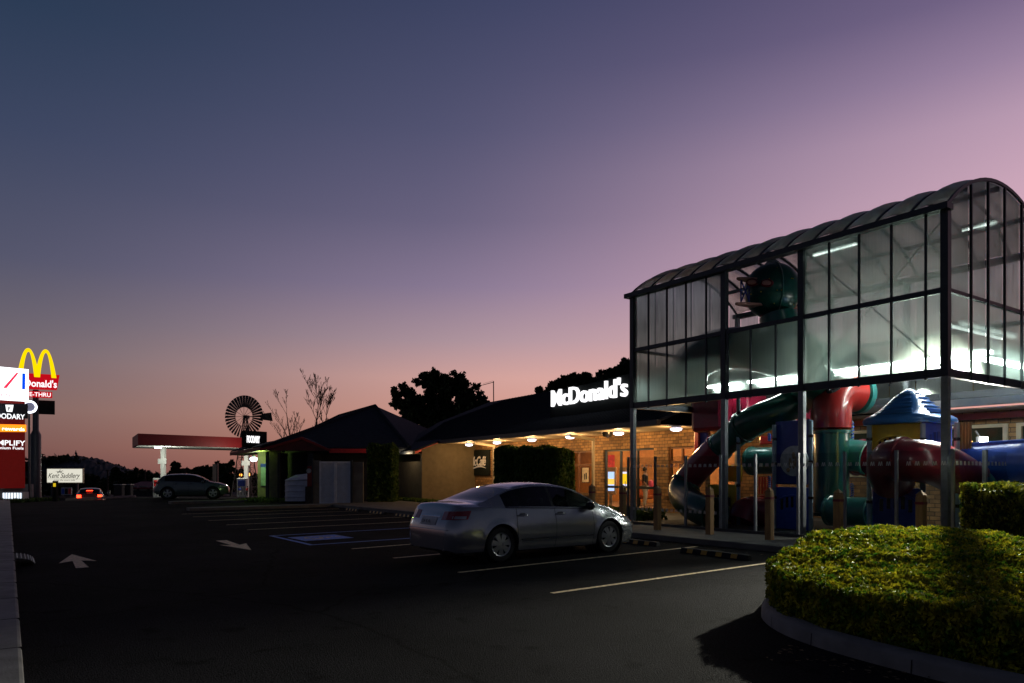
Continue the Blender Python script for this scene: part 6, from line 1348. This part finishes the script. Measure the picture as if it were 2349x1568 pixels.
tree('gum_tree', 'dark spreading tree nearest the enclosure behind the lit roof letters', (at(1430, 1, d + 6).x, d + 6, gz(d + 6)),
    [bl(1385, 862, d, 16, 6), bl(1410, 852, d, 22, 6), bl(1440, 845, d, 24, 6), bl(1470, 850, d, 30, 6), bl(1400, 880, d, 30, 6), bl(1450, 890, d, 40, 6)], 20000, .22, .4)
# bare trees
def bare(label, vx, vyb, vyt, d, lean, seed, dens=3):
    rs = random.Random(seed); b = at(vx, vyb, d); top = at(vx + lean, vyt, d); H = top.z - gz(d); t = thing('bare_tree', label, 'tree', (b.x, d, gz(d)), 0, 'bare trees behind the petrol shop')
    mb = MB(); tw = MB()
    def grow(p, dr, ln, r_, lev):
        pts = [p]; q = p.copy(); v = dr.copy(); n = 6
        for i in range(n):
            v = (v * .8 + dr * .2 + Vector((rs.gauss(0, .07), rs.gauss(0, .07), rs.gauss(.03, .05)))).normalized(); q = q + v * ln / n; pts.append(q.copy())
        (mb if lev < 2 else tw).tube(pts, [r_ * (1 - .8 * i / n) for i in range(n + 1)], 5 if lev < 2 else 3, cap=False)
        if lev < 4:
            for k in range((dens + 6) if lev == 0 else dens + 2):
                i = rs.randint(2, n); f_ = .62 if lev == 0 else .55; a = rs.random() * 6.28
                side = Vector((math.cos(a), math.sin(a), .55 + rs.random() * .5)).normalized(); grow(pts[i], (v * .7 + side * .6).normalized(), ln * (f_ - .05 * (i - 2)) * (.72 if lev == 0 else 1) * (.6 + .5 * rs.random()), max(r_ * (1 - .8 * i / n) * .6, .022), lev + 1)
    base = Vector((b.x, d, gz(d))); grow(base, (Vector((top.x, d, top.z)) - base).normalized(), (Vector((top.x, d, top.z)) - base).length * .78, .2, 0)
    mb.build('trunk', M['bark'], t, smooth=60, solid=False); tw.build('twigs', M['bark'], t, solid=False)
bare('leafless tree with tall central leader behind the petrol shop roof', 700, 1000, 866, 76, 0, 3)
bare('thin leafless tree left of the tallest bare trunk', 688, 1000, 895, 78, -4, 5, 2)
bare('crooked leafless tree right of the tallest bare trunk', 742, 1000, 900, 77, 4, 9)
# far tree line
labels = ['low', 'rounded', 'pointed', 'spreading', 'thin', 'dense']
k = 0
vx = -120
while vx < 640:
    d = 150 + rng.random() * 35; w = 9 + rng.random() * 9; hgt = 1070 + (12 if vx < 250 else 0) + rng.random() * 18 - (10 if 440 < vx < 560 else 0) - (6 if 520 < vx < 545 else 0)
    if 395 < vx < 412: hgt = 1062
    nb_ = 3; g = gz(d)
    tree('distant_tree', '%s dark tree in the far tree line, number %d from the left edge' % (labels[k % 6], k + 1) if False else '%s dark tree in the distant tree line beyond the road' % labels[k % 6], (at(vx, 1, d).x, d, g),
        [bl(vx, hgt + w, d, w), bl(vx - w * .5, hgt + w * 2.2, d, w), bl(vx + w * .6, hgt + w * 2.4, d, w * 1.1), bl(vx, 1118, d, w * 1.3)], 700, .75, .3, group='distant trees beyond the road', limbs=False)
    vx += w * 1.15; k += 1
# wooded hill
rows = []; xs = np.linspace(-760, 30, 220)
prof = lambda vx: np.interp(vx, [-200, 60, 110, 135, 160, 200, 230, 260, 300, 340, 420, 700], [1105, 1078, 1060, 1052, 1048, 1050, 1056, 1066, 1078, 1086, 1096, 1112])
D = 950
for j, s in enumerate(np.linspace(0, 1, 14)):
    row = []
    for x in xs:
        vx_ = x / D * F + CX; top = EYE + (HZ - float(prof(vx_))) / F * D; g = gz(D) - 2; y = D - 160 * (1 - s)
        row.append((x * y / D, y, g + (top - g) * math.sin(s * math.pi / 2) + rng.normal() * 1.3 * s))
    rows.append(row)
rows.append([(p[0] * 1.1, p[1] + 200, gz(D) - 10) for p in rows[-1]])
mb = MB(); mb.grid(rows); o = mb.build('hills', mat('wooded_hill', (.035, .042, .045), .9, var=.5, scale=.05), smooth=0, solid=False); tag(o, kind='structure')
P = []
for x in np.linspace(-700, -50, 5200):
    vx_ = x / D * F + CX; top = EYE + (HZ - float(prof(vx_))) / F * D; P.append((x + rng.normal(), D - rng.random() * 60, top - 1.5 + rng.normal() * 1.3 - 10 * rng.random() ** 2))
V, Fc = leaves(np.array(P), 5.0, 1.2); o = npmesh('hill_forest', V, Fc, M['leaf_tree']); tag(o, 'dark forest covering the crest of the far hill', 'forest', kind='stuff')
for vx, vy0, lb in ((174, 1034, 'thin lattice radio mast on top of the far hill'), (176.5, 1040, 'shorter mast just right of the tallest mast on the far hill')):
    p = at(vx, vy0, D); q = at(vx, 1052, D); t = thing('radio_mast', lb, 'mast', q); mb = MB(); mb.tube([q, p], [.9, .5], 6); mb.build('mast', M['dark_steel'], t)
    mb = MB(); mb.box(p.x - 1.2, p.x + 1.2, p.y - .5, p.y + .5, p.z - 5, p.z - 2.5); mb.build('antenna_drum', M['dark_steel'], t)
for vx, d, lb in ((247, 120, 'slim power pole far left beyond the road'), (333, 125, 'slim power pole in line with the far trees'), (425, 130, 'slim pole behind the roof of the suv')):
    x = X(vx, d); t = thing('power_pole', lb, 'pole', (x, d, gz(d)), 0, 'power poles beyond the road'); mb = MB(); mb.tube([(x, d, gz(d)), (x, d, at(1, 1078, d).z)], .12, 6); mb.build('pole', M['bark'], t); mb = MB(); mb.box(x - .9, x + .9, d - .06, d + .06, at(1, 1080, d).z, at(1, 1079, d).z); mb.build('crossarm', M['bark'], t)

# ------------------------------------------------------------------ people
def person(label, p, height, turn, top, bottom, pose=0, skin=(.35, .2, .14), hair=(.02, .015, .012), bag=None, category='person'):
    k = height / 1.72; T = Matrix.Translation(p) @ Matrix.Rotation(turn, 4, 'Z') @ Matrix.Scale(k, 4); root = thing('person', label, category, p)
    def skinmesh(name, J, E, rad, m, root_i=0, lv=2):
        me = bpy.data.meshes.new(name); me.from_pydata([Vector(j) for j in J], E, []); o = bpy.data.objects.new(name, me); C.objects.link(o)
        sk = o.modifiers.new('s', 'SKIN'); sl = me.skin_vertices[0].data
        for i, r_ in enumerate(rad): sl[i].radius = (r_, r_) if not isinstance(r_, tuple) else r_
        sl[root_i].use_root = True; ss = o.modifiers.new('ss', 'SUBSURF'); ss.levels = lv; ss.render_levels = lv
        bpy.context.view_layer.update(); dg = bpy.context.evaluated_depsgraph_get(); em = o.evaluated_get(dg).to_mesh()
        vs = [v.co.copy() for v in em.vertices]; fs = [tuple(q.vertices) for q in em.polygons]; bpy.data.objects.remove(o)
        mb = MB(T); mb.add(vs, fs); return mb.build(name, m, root, smooth=80, solid=False)
    lean = .12 if pose == 1 else 0
    J = [(0, 0, .95), (0, -lean * .4, 1.12), (0, -lean * .8, 1.3), (0, -lean, 1.43), (0, -lean * 1.1, 1.5), (0, -lean * 1.3 - .01, 1.58), (0, -lean * 1.3 - .01, 1.68),
         (-.17, -lean, 1.40), (-.22, -.02, 1.12), (-.2, -.14 - lean, .90), (-.2, -.19 - lean, .82), (.17, -lean, 1.40), (.22, .0, 1.12), (.2, -.12 - lean, .9), (.2, -.16 - lean, .82),
         (-.09, 0, .88), (-.10, -.03, .48), (-.10, .02, .08), (-.10, -.13, .03), (.09, 0, .88), (.10, -.0, .48), (.11, .08, .08), (.11, -.06, .03)]
    E = [(0, 1), (1, 2), (2, 3), (3, 4), (4, 5), (5, 6), (3, 7), (7, 8), (8, 9), (9, 10), (3, 11), (11, 12), (12, 13), (13, 14), (0, 15), (15, 16), (16, 17), (17, 18), (0, 19), (19, 20), (20, 21), (21, 22)]
    Rr = [.13, .115, .13, .10, .05, .085, .075, .055, .042, .03, .03, .055, .042, .03, .03, .085, .055, .038, .03, .085, .055, .038, .03]
    skm = mat('skin', skin, .6); skinmesh('body', J, E, Rr, skm)
    skinmesh('shirt', [J[i] for i in (0, 1, 2, 3, 7, 8, 11, 12)], [(0, 1), (1, 2), (2, 3), (3, 4), (4, 5), (3, 6), (6, 7)], [.145, .13, .145, .11, .068, .055, .068, .055], top)
    skinmesh('trousers', [J[i] for i in (0, 15, 16, 17, 19, 20, 21)], [(0, 1), (1, 2), (2, 3), (0, 4), (4, 5), (5, 6)], [.14, .10, .072, .055, .10, .072, .055], bottom)
    mb = MB(T); mb.ball((0, -lean * 1.3 + .02, 1.66), (.098, .105, .10), 14, 10); mb.build('hair', mat('hair', hair, .7), root, smooth=60)
    if bag: mb = MB(T); mb.ball((.2, -.2, 1.02), (.13, .1, .19), 14, 10); tag(mb.build('handbag', bag, root, smooth=60), 'bright pink shoulder bag')
    return root
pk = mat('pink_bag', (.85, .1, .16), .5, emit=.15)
q = at(1480, 1164, 31); person('person in dark top and white trousers with a bright pink bag inside the doors', (q.x, q.y, .14), 1.72, R(60), mat('black_top', (.02, .02, .022), .8), mat('white_trousers', (.65, .62, .58), .7), bag=pk)
q = at(566, 1, 70.2); person('person in a red shirt at the fuel pump beside the right canopy pillar', (q.x, 70.2, gz(70.2)), 1.1, R(150), mat('red_shirt', (.6, .04, .03), .7), mat('dark_shorts', (.04, .04, .05), .8), 1)
q = at(550, 1, 70.0); person('person in a blue shirt left of the fuel pump', (q.x, 70.0, gz(70)), 1.1, R(-120), mat('blue_shirt', (.03, .10, .55), .7), mat('pale_shorts', (.4, .38, .36), .8), 1)
